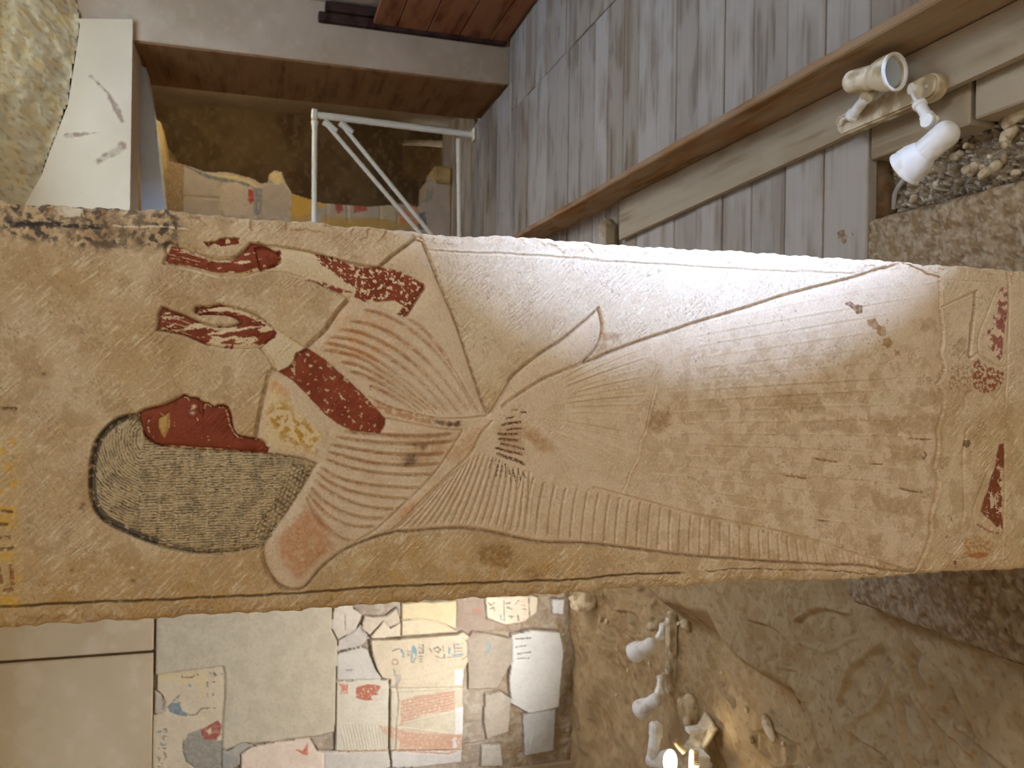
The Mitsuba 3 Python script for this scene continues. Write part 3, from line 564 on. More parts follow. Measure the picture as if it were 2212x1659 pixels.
stain([(-0.0346,0.9303),(-0.0412,0.8981),(-0.0569,0.8954),(-0.0726,0.9198),(-0.0658,0.9395)], (156, 122, 80), .75, .006, 14)
for k, q in enumerate(([(-0.0063,0.5392),(-0.0099,0.484),(-0.0309,0.4887),(-0.0353,0.5288)], [(0.0009,0.4613),(-0.0004,0.3912),(-0.0239,0.3855),(-0.0284,0.4272),(-0.016,0.4584)], [(-0.0479,0.5533),(-0.0411,0.3904),(-0.0732,0.3951),(-0.0687,0.5032)], [(-0.0939,0.4977),(-0.0901,0.4313),(-0.1157,0.4257),(-0.1235,0.482)],
                       [(-0.1687,0.529),(-0.1879,0.4296),(-0.2093,0.424),(-0.2024,0.5159)], [(-0.0083,0.7253),(-0.0053,0.6365),(-0.0358,0.6168),(-0.0322,0.7064)], [(-0.0522,0.6641),(-0.0479,0.5583),(-0.0686,0.5579),(-0.0685,0.6496)], [(0.1201,0.4351),(0.1203,0.4012),(0.0989,0.4008),(0.099,0.4321)], [(0.0892,0.3663),(0.0879,0.3369),(0.064,0.3391),(0.0635,0.3632)], [(-0.2392,0.5377),(-0.2383,0.5052),(-0.2739,0.5046),(-0.273,0.5271)])):
    stain(q, (164, 134, 96) if k else (216, 202, 172), .55, .004, 60 + k, .014, .018)

# --- chest panel with flaking yellow, sleeve lobe and shoulder with red ochre
stain([(0.0057,1.4881),(-0.0039,1.4785),(-0.0371,1.459),(-0.0608,1.4318),(-0.0688,1.422),(-0.0965,1.4294),(-0.0922,1.4773),(-0.0725,1.4982),(-0.0354,1.4969)], (224, 200, 148), .7, .006, 15)
yel = R.soft([(-0.0314,1.4804),(-0.0372,1.4651),(-0.0608,1.4399),(-0.0787,1.4184),(-0.0926,1.4279),(-0.0944,1.451),(-0.0804,1.4702),(-0.0549,1.4895)], .02, .03, .012, 16)
R.paint(yel * ss(0.47, 0.58, fb(X, Z, 0.010, 4, 61)), lin(184, 138, 52))
stain([(0.0018,1.4884),(-0.0116,1.4636),(-0.0234,1.4672),(-0.0119,1.4882)], (206, 148, 96), .75, .006, 17)
stain([(-0.2119,1.476),(-0.1755,1.4441),(-0.1758,1.4344),(-0.1962,1.4186),(-0.2226,1.4046),(-0.2417,1.4238),(-0.2661,1.4524),(-0.2476,1.4679)], (190, 132, 90), .8, .007, 18, .01, .02)
stain([(-0.1696,1.4422),(-0.1841,1.4227),(-0.2105,1.4067),(-0.196,1.4225)], (180, 104, 66), .5, .008, 19)
R.H += 0.003 * R.soft([(-0.2137,1.4797),(-0.1755,1.4441),(-0.2204,1.4105),(-0.2661,1.4524)], 0, .01, .012)
stain([(-0.1752,1.3151),(-0.1676,1.2926),(-0.1799,1.2945),(-0.1896,1.3108)], (188, 122, 76), .6, .006, 20)
stain([(-0.0981,1.2623),(-0.0692,1.2117),(-0.0609,1.1945),(-0.0902,1.2071),(-0.115,1.2325)], (188, 140, 96), .55, .008, 21)

# --- wig: dark paint in carved locks
R.paint(mwig * 1.0, lin(194, 174, 138))
c0 = np.array([(-0.0777,1.6249)][0])
rad = np.hypot(X - c0[0], Z - c0[1])
row_x = np.array([q[1] for q in [(-0.1396,1.6476),(-0.1401,1.6249),(-0.1405,1.6047),(-0.1409,1.586),(-0.1413,1.5668),(-0.1417,1.5453),(-0.1422,1.5242),(-0.1426,1.5038),(-0.143,1.4832),(-0.1435,1.4623),(-0.1439,1.4413),(-0.1444,1.419)]])
wz = fb(X, Z, 0.010, 4, 71)
crown = ss(0.0015, -0.0015, row_x[0] + 0.004 * (fb(X, Z, 0.02, 2, 72) - .5) - Z) 
rowi = np.searchsorted(-row_x, -(Z + 0.003 * (fb(X, Z, 0.03, 2, 73) - .5)))
top = row_x[np.clip(rowi - 1, 0, len(row_x) - 1)]; bot = row_x[np.clip(rowi, 0, len(row_x) - 1)]
fr = np.clip((top - Z) / np.maximum(top - bot, 1e-4), 0, 1)
lock_w = 0.0034
lkid = np.floor((X + rowi * .0073 + .004 * (wz - .5)) / .0155).astype(int)
lkr = rng.random((64, 16)); lk1 = lkr[lkid % 64, rowi % 16]; lk2 = lkr[(lkid * 7 + 13) % 64, (rowi + 5) % 16]
lx = lk1 * .0043 + X * (.92 + .22 * lk2) + 0.0016 * (lk1 - .3) * np.sin(fr * 3.1) + 0.0022 * (wz - .5) + rowi * 0.0017
lockid = np.floor(lx / 0.0135)
strand = np.abs(((lx / lock_w) % 1.0) - 0.5) * 2
strand_c = np.abs((((rad + 0.0045 * (wz - .5) + .006 * (fb(X, Z, .03, 2, 79) - .5)) / 0.0035) % 1.0) - 0.5) * 2
st = np.where(crown > 0.5, strand_c, strand)
curl_poly = [(-0.112,1.4609),(-0.1144,1.4311),(-0.1321,1.4385),(-0.1516,1.4498),(-0.1749,1.4647),(-0.1941,1.4796),(-0.2112,1.4925),(-0.2107,1.5056),(-0.1933,1.5022),(-0.1722,1.4893),(-0.153,1.4764),(-0.1335,1.4672)]
mc = R.mask(curl_poly) & mwig
ang = math.radians(50)
cu, cw = X * math.cos(ang) + Z * math.sin(ang), -X * math.sin(ang) + Z * math.cos(ang)
curl = np.maximum(np.abs(((cu / 0.0055 + np.floor(cw / 0.0062) * .5) % 1) - .5) * 2, np.abs(((cw / 0.0062) % 1) - .5) * 2)
st = np.where(mc, curl, st)
rowcut = np.where((crown < 0.5) & ~mc, np.exp(-((fr * (top - bot)) / 0.0014) ** 2), 0)
flake = fb(X, Z, 0.009, 4, 74)
R.cut = np.maximum(R.cut, mwig * (0.0011 * ss(0.40, 0.95, st) * ss(.30, .55, fb(X, Z, .008, 3, 81)) + 0.0011 * rowcut))
R.H += mwig * np.where((crown < .5) & ~mc, 0.0022 * (1 - fr), 0)
dk = ss(0.35, 1.0, st + 1.5 * (fb(X, Z, .0042, 3, 82) - 0.5) + .6 * (flake - .5)) * (0.45 + 0.55 * ss(0.36, 0.58, fb(X, Z, .016, 4, 80)))
R.paint(mwig * dk * 0.85, lin(88, 76, 62))
R.paint(mwig * ss(.60, .72, fb(X, Z, .0048, 3, 83)) * .45, lin(206, 188, 154))
R.paint(mwig * ss(0.52, 0.62, fb(X, Z, 0.02, 4, 75)) * 0.35, lin(104, 90, 72))
R.stroke(cr([(-0.0476,1.6523),(-0.0491,1.6617),(-0.0542,1.6754),(-0.0654,1.6871),(-0.0792,1.6967),(-0.0968,1.7016),(-0.1162,1.7038),(-0.1384,1.7035),(-0.156,1.7008),(-0.1716,1.6933),(-0.1828,1.6813),(-0.1945,1.6615),(-0.2046,1.6406),(-0.213,1.6196)], 4), 0.0055, lin(78, 72, 66), 0.85, 0.3, 76, 0.05)
R.stroke(cr([(-0.213,1.6196),(-0.2188,1.6018),(-0.2235,1.5804),(-0.2251,1.5624),(-0.2248,1.5424)], 4), 0.004, lin(92, 84, 74), 0.7, 0.5, 77, 0.05)

# --- red ochre skin, rubbed through to the stone
RED, RED2 = lin(138, 66, 46), lin(116, 50, 33)
def red(m, wear, grain, seed, stretch=1.0, ang=0.0, fine=0.5):
    """Red paint that survives in flakes: the wear is where the flakes are gone."""
    f = fb(X, Z, grain, 4, seed, ang, stretch); g = fb(X, Z, 0.0028, 2, seed + 1)
    a = ss(wear - 0.022, wear + 0.022, f + 0.35 * fine * (g - .5))
    R.paint(ndi.gaussian_filter(np.asarray(m, float), 0.6) * a, RED)
    R.paint(np.asarray(m, float) * a * ss(0.4, 0.65, fb(X, Z, 0.03, 3, seed + 2)) * 0.6, RED2)
    R.H += np.asarray(m, float) * a * 0.0003
pale = lin(222, 204, 172)
for m in (mha, mta, mhb, mfb, maa): R.paint(m * 0.75, pale)
red(mface, 0.30, 0.02, 301, fine=.6)
red(mab, 0.355, 0.009, 305, fine=1.0)
red(R.soft(hand_b, .002, .008), 0.43, 0.008, 310, 4, math.radians(-78))
red(R.soft([(0.1723,1.6156),(0.1728,1.6083),(0.1676,1.5937),(0.1619,1.5789),(0.1572,1.5606),(0.1575,1.5398),(0.1671,1.5273),(0.1814,1.5174),(0.1825,1.5072),(0.1779,1.4952),(0.1722,1.4856),(0.1761,1.4797),(0.1708,1.4779),(0.1633,1.4847),(0.1566,1.4846),(0.1481,1.5016),(0.1432,1.5186),(0.141,1.5354),(0.1412,1.5563),(0.1449,1.577),(0.1484,1.5934),(0.1506,1.6177),(0.1539,1.621)], .002, .008), 0.36, 0.008, 320, 3, math.radians(-78))
red(mta, 0.40, 0.01, 325)
red(R.soft([(0.1724,1.434),(0.1691,1.4047),(0.16,1.3888),(0.1578,1.3729),(0.1593,1.3448),(0.1563,1.3245),(0.1496,1.3038),(0.139,1.283),(0.1328,1.2839),(0.1116,1.2971),(0.0921,1.3092),(0.0964,1.3195),(0.108,1.3115),(0.1146,1.3239),(0.1115,1.3642),(0.1172,1.3803),(0.1295,1.3765),(0.1367,1.3924),(0.148,1.4083),(0.1591,1.4241)], .004, .012), 0.42, 0.007, 330, fine=1.2)
red(R.soft([(0.1361,1.4469),(0.1375,1.4373),(0.1294,1.4198),(0.1214,1.4001),(0.1231,1.3843),(0.1284,1.4002),(0.1352,1.4237)], .003, .01), 0.42, 0.008, 335)
red(R.soft([(0.164,1.5116),(0.1709,1.493),(0.1736,1.4817),(0.164,1.4778),(0.1518,1.4852),(0.1487,1.5077)], .004, .01), 0.45, 0.008, 337)
R.stroke([(0.1379,1.283),(0.1328,1.2839),(0.1116,1.2971),(0.0921,1.3088)], 0.0035, RED2, 0.9, 0.2, 340, 0.03)
for m in (mfa, mfo): R.paint(m * 0.7, lin(216, 190, 168))
RED, RED2 = lin(156, 98, 84), lin(132, 84, 72)
red(mfa, 0.47, 0.016, 345, fine=.9)
RED, RED2 = lin(132, 72, 46), lin(114, 62, 40)
red(mfo, 0.42, 0.02, 350, fine=.9)
heel = R.soft([(0.0527,0.3218),(0.0547,0.3099),(0.0471,0.2989),(0.0422,0.2846),(0.038,0.2724),(0.0375,0.2547),(0.0252,0.2528),(0.0119,0.2575),(0.0021,0.2706),(-0.0039,0.2936),(-0.0001,0.3089),(0.0067,0.3199),(0.0197,0.3223),(0.0371,0.3216)], .003, .01, .003)
f_ = fb(X, Z, 0.007, 4, 355)
R.paint(heel * ss(0.46, 0.52, f_) * 0.9, lin(140, 72, 40))
R.paint(R.soft([(0.0404,0.3741),(0.044,0.3217),(0.0067,0.3199),(0,0.3713)], .006, .012, .006) * ss(0.5, 0.57, fb(X, Z, .006, 4, 356)) * 0.7, lin(150, 112, 64))
heel2 = R.soft([(-0.2585,0.3389),(-0.2508,0.3153),(-0.2572,0.2824),(-0.2656,0.2713),(-0.2768,0.2755),(-0.2869,0.2841),(-0.2882,0.3146),(-0.2804,0.3342)], .004, .012, .006)
R.paint(heel2 * (0.35 + 0.65 * ss(0.45, 0.55, fb(X, Z, .006, 4, 357))) * 0.75, lin(166, 116, 54))
R.paint(R.soft([(-0.2815,0.3277),(-0.2798,0.2875),(-0.286,0.2841),(-0.2895,0.3037),(-0.286,0.3254)], .003, .01, .003) * 0.75, lin(170, 96, 46))
R.stroke(cr([(-0.2299,0.3156),(-0.2328,0.3047),(-0.2413,0.2882),(-0.2471,0.2716),(-0.2495,0.2539)], 4), 0.003, lin(160, 96, 74), 0.8, 0.5, 358)
# face: eye, brow, nostril, mouth
R.H += 0.0012 * ndi.gaussian_filter(meye.astype(float), 2.0) - 0.0014 * ndi.gaussian_filter(R.mask([(-0.0491,1.6276),(-0.0456,1.6196),(-0.0421,1.6116),(-0.0681,1.6113),(-0.0768,1.6176),(-0.0698,1.6257)]).astype(float), 4)
R.paint(ndi.gaussian_filter(meye.astype(float), 0.7), lin(196, 158, 96))
for ln, w, d in (([(-0.05,1.6364),(-0.056,1.6395),(-0.0638,1.6394),(-0.0707,1.6369),(-0.0767,1.6328),(-0.0797,1.6308)], .0020, .0012), ([(-0.0222,1.5916),(-0.0264,1.5898),(-0.0309,1.5873)], .0016, .0014), ([(-0.0322,1.5716),(-0.0411,1.5712),(-0.0494,1.5722)], .0020, .0022), ([(-0.0319,1.5784),(-0.042,1.576),(-0.0494,1.5724)], .0016, .0012), (eye + eye[:1], .0014, .0012)):
    R.groove(ln, w, d)
for k, ln in enumerate(([(-0.05,1.6364),(-0.056,1.6396),(-0.0638,1.6395),(-0.0698,1.6373)], [(-0.0724,1.6333),(-0.0793,1.6308)], [(-0.0234,1.5961),(-0.0236,1.5924),(-0.0307,1.5886)], [(-0.0393,1.5715),(-0.0332,1.571),(-0.0319,1.5677),(-0.0356,1.5623)], [(-0.0366,1.5544),(-0.0364,1.5469)], [(-0.0383,1.5444),(-0.0489,1.5413),(-0.0595,1.5395),(-0.0692,1.5347),(-0.0758,1.5287),(-0.0772,1.5228)], [(-0.035,1.5857),(-0.0359,1.5808)], [(-0.0499,1.5802),(-0.0542,1.5789)], [(-0.0854,1.4938),(-0.0908,1.4886),(-0.097,1.4898)], [(-0.0865,1.6159),(-0.088,1.5964),(-0.0895,1.5801),(-0.0906,1.5636),(-0.0919,1.5428)])):
    R.stroke(ln, 0.0011, lin(226, 196, 164), 0.85, 0.6, 360 + k, 0.05, 0.005)
# hands: pale bare rims and finger cuts
for k, ln in enumerate(([(0.1697,1.6156),(0.1641,1.5936),(0.1568,1.5689),(0.1544,1.5481)], [(0.1618,1.6179),(0.1567,1.5935),(0.1528,1.5771)], [(0.1574,1.6194),(0.1549,1.6016),(0.1491,1.5803)], [(0.0822,1.6248),(0.0769,1.6022),(0.0681,1.5792)], [(0.0752,1.6271),(0.0708,1.6037),(0.0645,1.5841)], [(0.0665,1.6278),(0.0637,1.6085),(0.0574,1.5889),(0.0534,1.5757)])):
    R.groove(ln, 0.0013, 0.0009, 1, 0.1); R.stroke(ln, 0.0009, pale, 0.7, 0.7, 375 + k)
for k, ln in enumerate(([(0.1728,1.6083),(0.1683,1.5937),(0.1641,1.5789),(0.1595,1.5673),(0.1575,1.5565),(0.1588,1.5398)], [(0.1476,1.608),(0.1443,1.5901),(0.1407,1.5753),(0.1371,1.5604),(0.137,1.5437),(0.1387,1.5269),(0.1445,1.5101)], [(0.0734,1.5793),(0.0685,1.5677),(0.0681,1.5553),(0.0676,1.5428),(0.0706,1.5311)], [(0.0466,1.5674),(0.044,1.5508),(0.0436,1.534),(0.0449,1.5172),(0.0448,1.5036)], [(0.094,1.5448),(0.0919,1.5305),(0.0883,1.5195),(0.0838,1.5092),(0.0763,1.4963),(0.0677,1.485)])):
    R.stroke(ln, 0.0042, pale, 0.9, 0.3, 385 + k, 0.06, 0.006)
R.stroke([(0.0902,1.5844),(0.0917,1.5795)], 0.0040, lin(86, 56, 36), 0.9, 0.3, 392, 0.1)

# --- feet, ground line and shins
for ln, w, d in (([(0.2068,0.2483),(0.1876,0.2446),(0.1347,0.2442),(0.0854,0.2455)], .0030, .0045), ([(0.1179,0.2461),(0.0738,0.2451),(0.0297,0.2445),(0.0032,0.2474),(-0.0284,0.2479)], .0020, .0016), ([(-0.0867,0.2496),(-0.1307,0.2477),(-0.1572,0.2467),(-0.1924,0.2471),(-0.2152,0.2484)], .0026, .0022), ([(-0.2004,0.2487),(-0.2268,0.2476),(-0.2532,0.2499),(-0.2928,0.2497)], .0022, .0018),
                 ([(0.1702,0.3169),(0.1537,0.3183),(0.1231,0.3215),(0.1013,0.3238),(0.0831,0.3267)], .0042, .0075), ([(0.1151,0.3251),(0.0891,0.3263),(0.063,0.3285),(0.0552,0.3251)], .0040, .0070), ([(0.1412,0.3907),(0.1517,0.3655),(0.1623,0.3389),(0.1722,0.3132)], .0026, .0024), ([(-0.0021,0.3252),(-0.0065,0.3359),(-0.0289,0.3355)], .0030, .0028),
                 ([(-0.0689,0.3326),(-0.0862,0.3355),(-0.1035,0.3384),(-0.1295,0.339),(-0.1555,0.3373),(-0.2127,0.3343)], .0030, .0028), ([(-0.1806,0.3368),(-0.198,0.3344),(-0.2239,0.3373)], .0034, .0032), ([(-0.1407,0.2856),(-0.1606,0.2951),(-0.1822,0.3056),(-0.2046,0.3161)], .0022, .0022), ([(-0.2055,0.3172),(-0.2194,0.3158),(-0.2283,0.3113)], .0020, .0020),
                 ([(0.1825,0.2684),(0.1704,0.2737),(0.1596,0.2801),(0.1258,0.296),(0.0905,0.3095)], .0020, .0018), ([(0.1142,0.3012),(0.0895,0.3106),(0.0721,0.3092),(0.0687,0.3069)], .0022, .0018), ([(0.0562,0.323),(0.0651,0.3112),(0.0584,0.2991),(0.0476,0.277),(0.0418,0.2592)], .0024, .0024), ([(-0.2917,0.3522),(-0.289,0.3362),(-0.2882,0.3146),(-0.2949,0.3014),(-0.3041,0.2903)], .0018, .0014),
                 ([(0.1892,0.3916),(0.1896,0.3662),(0.1898,0.334),(0.1915,0.2906),(0.192,0.262)], .0016, .0007)):
    R.groove(cr(ln, 4), w, d, 0.7)
R.ridge([(0.1795,0.4332),(0.1846,0.4062),(0.189,0.3958),(0.1895,0.3852)], .002, .001); R.ridge([(0.1898,0.3874),(0.1907,0.3341),(0.1929,0.262)], .0022, .0010)
dark = lin(110, 82, 48)
R.stroke([(-0.2916,0.3543),(-0.2995,0.352),(-0.3067,0.3444)], .004, dark, .9, .4, 394); R.stroke([(-0.2144,0.3674),(-0.2214,0.363),(-0.2266,0.3608)], .003, dark, .8, .6, 395)
R.stroke([(-0.1045,0.4219),(-0.1097,0.4166),(-0.1164,0.4207),(-0.1232,0.4257)], .002, dark, .8, .6, 396); R.paint(R.soft([(-0.0862,0.3377),(-0.0845,0.328),(-0.0897,0.3236),(-0.0967,0.3267),(-0.0975,0.3342),(-0.0923,0.3386)], .001, .01, .001) * .85, lin(112, 86, 52))
for k, ln in enumerate(([(-0.1133,0.6418),(-0.1176,0.6154),(-0.1211,0.5888)], [(-0.1245,0.531),(-0.1257,0.5022)], [(-0.1646,0.4749),(-0.1704,0.4505),(-0.1741,0.4273)], [(-0.1404,0.7),(-0.1433,0.6719),(-0.1478,0.6436)], [(-0.2144,0.6305),(-0.2183,0.6041)], [(-0.0825,0.4598),(-0.0849,0.4002)])):
    R.groove(ln, .0020, .0022, 1, .2); R.stroke(ln, .0018, lin(132, 96, 52), .65, .5, 400 + k, .2)

# --- border lines, black paint and yellow traces of the text above
bl = [(-0.2838,1.8105),(-0.2845,1.7881),(-0.2841,1.7558),(-0.2844,1.6893),(-0.2868,1.6027),(-0.2873,1.512),(-0.287,1.4146)] + [(-0.2855,1.3501),(-0.2863,1.2888),(-0.2873,1.2041),(-0.2887,1.1383),(-0.2905,1.0446)] + [(-0.2879,0.9675),(-0.289,0.8691)]
R.groove(bl, .0026, .0026, .8); R.stroke(bl, .0022, lin(104, 82, 54), .8, .0, 410, .01)
bd = [(-0.2895,0.8336),(-0.2905,0.7663),(-0.2963,0.5995)] + [(-0.2992,0.5735),(-0.3071,0.5116)]
R.groove(bd, .0018, .0016, .9); R.stroke(bd, .0014, lin(110, 84, 54), .8, .8, 411, .02, .02)
br = [(0.1914,1.2775),(0.1911,1.2203),(0.1909,1.1327),(0.1912,1.0151)] + [(0.1892,1.046),(0.19,0.9265),(0.1889,0.8003),(0.189,0.7211),(0.1916,0.6079)] + [(0.1922,0.6776),(0.192,0.5649)]
R.ridge(br, .0026, .0013, .02); R.groove(np.array(br) + [-.003, 0], .003, .0010, 1)
R.stroke(br, .0012, lin(232, 218, 192), .6, .5, 412, .02)
blk = R.soft([(0.2146,1.8137),(0.2216,1.7575),(0.2229,1.7295),(0.218,1.6704),(0.2166,1.613),(0.1947,1.6003),(0.1686,1.623),(0.1652,1.6952),(0.1677,1.7453),(0.1729,1.778),(0.1806,1.8133)], .008, .02, .008, 413)
R.paint(blk * ss(0.44, 0.56, fb(X, Z, .010, 5, 414)) * ss(.0, .25, .18 + .5 * (fb(X, Z, .05, 3, 417) - .42)) * .9, lin(70, 62, 58))
R.paint(blk * ss(0.5, 0.62, fb(X, Z, .03, 3, 415)) * .5, lin(120, 96, 74))
R.paint(R.soft([(0.2122,1.7492),(0.2159,1.736),(0.2126,1.7194),(0.2031,1.7226),(0.2009,1.7408),(0.205,1.7474)], .003, .01, .002) * .85, lin(226, 214, 192))
R.stroke([(0.1871,1.8102),(0.1898,1.7782),(0.1905,1.7456),(0.19,1.7124),(0.1911,1.6888)], .004, lin(52, 48, 48), .9, .4, 416)
lb = [(0.1924,1.6905),(0.1929,1.6615),(0.1937,1.6268),(0.1944,1.5897)]
R.ridge(lb, .003, .0012); R.stroke(lb, .0016, lin(226, 212, 186), .9, .2, 417)
R.stroke([(0.2165,1.6006),(0.2194,1.5739),(0.2155,1.5338)], .012, lin(150, 122, 92), .6, .8, 418, .2, .008)
for k, q in enumerate(([(-0.0762,1.7977),(-0.0762,1.7901),(-0.0831,1.7907),(-0.0831,1.7961)], [(-0.1053,1.8019),(-0.1072,1.7927),(-0.1174,1.7941),(-0.1156,1.8017)], [(-0.1294,1.797),(-0.1279,1.7863),(-0.1348,1.7878),(-0.1363,1.7969)], [(-0.1581,1.8148),(-0.1606,1.789),(-0.1813,1.7872),(-0.1861,1.7963),(-0.1804,1.8145)], [(-0.2129,1.8141),(-0.2156,1.7898),(-0.2259,1.7912),(-0.2249,1.8139)], [(-0.2659,1.8134),(-0.2727,1.7845),(-0.283,1.7859),(-0.2813,1.8132)], [(-0.2432,1.7894),(-0.2452,1.7833),(-0.252,1.7847),(-0.2501,1.7893)], [(-0.0847,1.8067),(-0.0899,1.8006),(-0.095,1.8035),(-0.0915,1.8096)], [(-0.1393,1.815),(-0.1397,1.7984),(-0.1448,1.7998),(-0.1445,1.815)])):
    stain(q, (206, 160, 44), .85, .004, 420 + k, .004, .008)
stain([(-0.0607,1.8161),(-0.0521,1.7858),(-0.0987,1.7775),(-0.1815,1.781),(-0.285,1.7812),(-0.283,1.8132)], (212, 180, 112), .22, .012, 430)
for k, (ln, w) in enumerate((([(-0.0402,1.8163),(-0.0393,1.7982),(-0.0404,1.7875)], .003), ([(-0.1649,1.8057),(-0.1664,1.7965),(-0.1674,1.7904)], .0022), ([(-0.1824,1.8145),(-0.1816,1.8024),(-0.1827,1.7956)], .0026), ([(-0.1958,1.8143),(-0.1979,1.8022),(-0.1983,1.7931)], .0026), ([(-0.212,1.8141),(-0.2127,1.799),(-0.2114,1.7883)], .0030), ([(-0.2301,1.7927),(-0.2465,1.7917),(-0.2586,1.7905)], .0030), ([(-0.2321,1.8063),(-0.2459,1.8039),(-0.2563,1.8022)], .0024), ([(-0.2623,1.8014),(-0.2639,1.7953),(-0.2604,1.79)], .0032))):
    R.groove(ln, w, .0014, 1, .1); R.stroke(ln, w, lin(120, 94, 62) if k < 5 else lin(150, 96, 62), .85, .4, 431 + k)
for ln in ([(-0.1119,1.7457),(-0.1323,1.7331),(-0.1527,1.7212)], [(-0.111,1.7425),(-0.1323,1.7298),(-0.1509,1.7196)], [(0.2098,1.5189),(0.2011,1.5039),(0.1932,1.4907)]):
    R.groove(ln, .0010, .0008, 1, .1)

big = fb(X, Z, .02, 3, 520)
R.paint(rs * ss(.5, .7, big) * .18, lin(188, 158, 122))
# --- overall speckle, pits and small chips
sp = fb(X, Z, .0030, 2, 500)
R.paint(ss(0.66, 0.76, sp) * (0.12 + 0.5 * ss(.5, .66, fb(X, Z, .05, 3, 501))) * ~mwig, lin(118, 90, 60))
R.C *= (0.86 + 0.16 * rng.random(X.shape) + 0.24 * fb(X, Z, .0042, 3, 504) - .06)[..., None]
R.paint(ss(.62, .74, fb(X, Z, .0045, 3, 505, DIAG, 2.5)) * .35 * ~mwig * ~skin, lin(224, 210, 184))
pits = ss(0.70, 0.76, fb(X, Z, .008, 2, 502)) * ss(.5, .6, fb(X, Z, .09, 2, 503))
R.H -= 0.0010 * pits
for k in range(26):
    cx, cz = PX0 + 0.53 * rng.random(), PZ0 + 1.6 * rng.random()
    d = np.hypot(X - cx, (Z - cz) * 0.8); s = 0.0012 + 0.0016 * rng.random()
    R.H -= 0.0016 * np.exp(-(d / s) ** 2); R.paint(np.exp(-(d / s) ** 2) * .7, lin(104, 76, 46) if k % 3 else lin(232, 222, 200))

# --- rims: worn, chipped edges
el, er = (X - PX0), (PX1 - X)
e = np.minimum(el, er)
rad_ = 0.010 + 0.006 * fb(X * 0, Z, .03, 2, 510)
k = np.clip(1 - e / rad_, 0, 1)
R.H -= rad_ * (1 - np.sqrt(np.clip(1 - k * k, 0, 1))) * 0.8
chip = ss(0.52, 0.60, fb(X, Z, .022, 3, 511)) * ss(.026, .006, e)
R.H -= 0.0028 * chip
R.paint(chip * ss(-1, 0, -el + er) * 0, lin(0, 0, 0))
R.paint(chip * 0.55, lin(196, 168, 136))
R.H -= 0.0010 * ss(.045, .0, er) * fb(X, Z, .012, 3, 512)

# --- part numbers
for num, m in ((1, mrobe), (2, msash), (3, mwig), (4, mface), (5, meye), (6, mha | mta), (7, mhb | mfb), (8, maa & ~mha), (9, mab), (10, mfa), (11, mfo)):
    R.L[m] = num

pil = thing('pillar', 'limestone pillar carved with a standing man raising both hands, skin painted red', 'pillar')
def pplace(X, H, Z):
    w1, w0 = ss(0.05, 0.0, PX1 - X), ss(0.05, 0.0, X - PX0)
    return np.stack([X + w1 * (XR(Z) - PX1) + w0 * (XL(Z) - PX0), PY - H, Z], -1)
R.cut *= 1.7
Hf = R.H - R.cut
fl, frr = pplace(X[:, :1], Hf[:, :1], Z[:, :1])[:, 0], pplace(X[:, -1:], Hf[:, -1:], Z[:, -1:])[:, 0]
def backed(p): q = p.copy(); q[:, 1] = PY + PDEEP; return q
stc = lin(196, 168, 126)
shell = [strip(backed(fl), fl, stc), strip(frr, backed(frr), stc), strip(backed(frr)[::8], backed(fl)[::8], stc)]
for z0, z1 in ((-0.02, PZ0), (PZ1 - 0.0012, 2.96)):
    b = span(PX0 + .002, PX1 - .002, PY + .004, PY + PDEEP, z0, z1, .004).subdivide()
    shell.append((np.array(b.vertices), np.array(b.faces), np.broadcast_to(stc, (len(b.vertices), 3)).copy()))
names = {0: 'shaft', 1: 'carved_robe', 2: 'carved_sash', 3: 'carved_wig', 4: 'carved_face', 5: 'carved_face__eye', 6: 'carved_hand', 7: 'carved_hand_001', 8: 'carved_arm', 9: 'carved_arm_001', 10: 'carved_foot', 11: 'carved_foot_001'}
R.emit(pplace, 'painted_stone', {n: f'{pil}__{s}' for n, s in names.items()}, {0: join(shell)})
labels[pil + '__carved_wig'] = {'label': 'black painted wig of small carved locks'}
labels[pil + '__carved_face'] = {'label': 'face in profile painted dark red'}
labels[pil + '__carved_robe'] = {'label': 'long pleated robe in bare cream stone'}
labels[pil + '__carved_hand'] = {'label': 'raised red hand nearest the pillar edge'}
labels[pil + '__carved_hand_001'] = {'label': 'raised red hand above the face'}
labels[pil + '__carved_arm'] = {'label': 'worn red upper arm near the pillar edge'}
labels[pil + '__carved_arm_001'] = {'label': 'solid red upper arm across the chest'}
labels[pil + '__carved_foot'] = {'label': 'front foot with pinkish worn red paint'}
labels[pil + '__carved_foot_001'] = {'label': 'rear foot with dark red paint'}
# ---------------------------------------------------------------- room shell
DOOR_X, DOOR_Z, WY = 1.96, 2.235, 5.30
shell_ = lambda name, mesh, mat, **k: put(name, mesh, mat, kind='structure', **k)
from shapely.geometry import Polygon, box
roof = box(-3.7, -6.3, 2.6, 9.0)
for h in [(-3.4,-6.3,2.33,-3.2),(1.0,2.2,2.2,4.6),(1.3,-1.0,2.33,.5),(-2.5,3.2,-1.1,3.6)]: roof = roof.difference(box(*h))  # openings placed and sized to steer daylight onto pillar, boards and wall
rf = trimesh.creation.extrude_polygon(roof, .22); rf.apply_translation([0, 0, 2.95])
shell_('ceiling', rf, 'smooth_plaster', label='unseen plastered roof with light wells cut to shape the daylight')
shell_('wall_right', span(2.33, 2.6, -6.0, 9.0, -0.4, 3.2, .01), 'beige_plaster', label='plastered wall along the right of the boardwalk')
shell_('wall_side', span(-3.7, -3.4, -6.0, 4.7, -0.5, 3.2, .01), 'court_stone', label='stone side wall beyond the sand')
shell_('wall_court', span(-3.7, 2.6, -6.6, -6.3, -0.5, 6.0, .01), 'court_stone', label='unseen stone wall of the court, raised to bounce warm light')  # unseen; height hides the sky so the pillar gets warm bounce

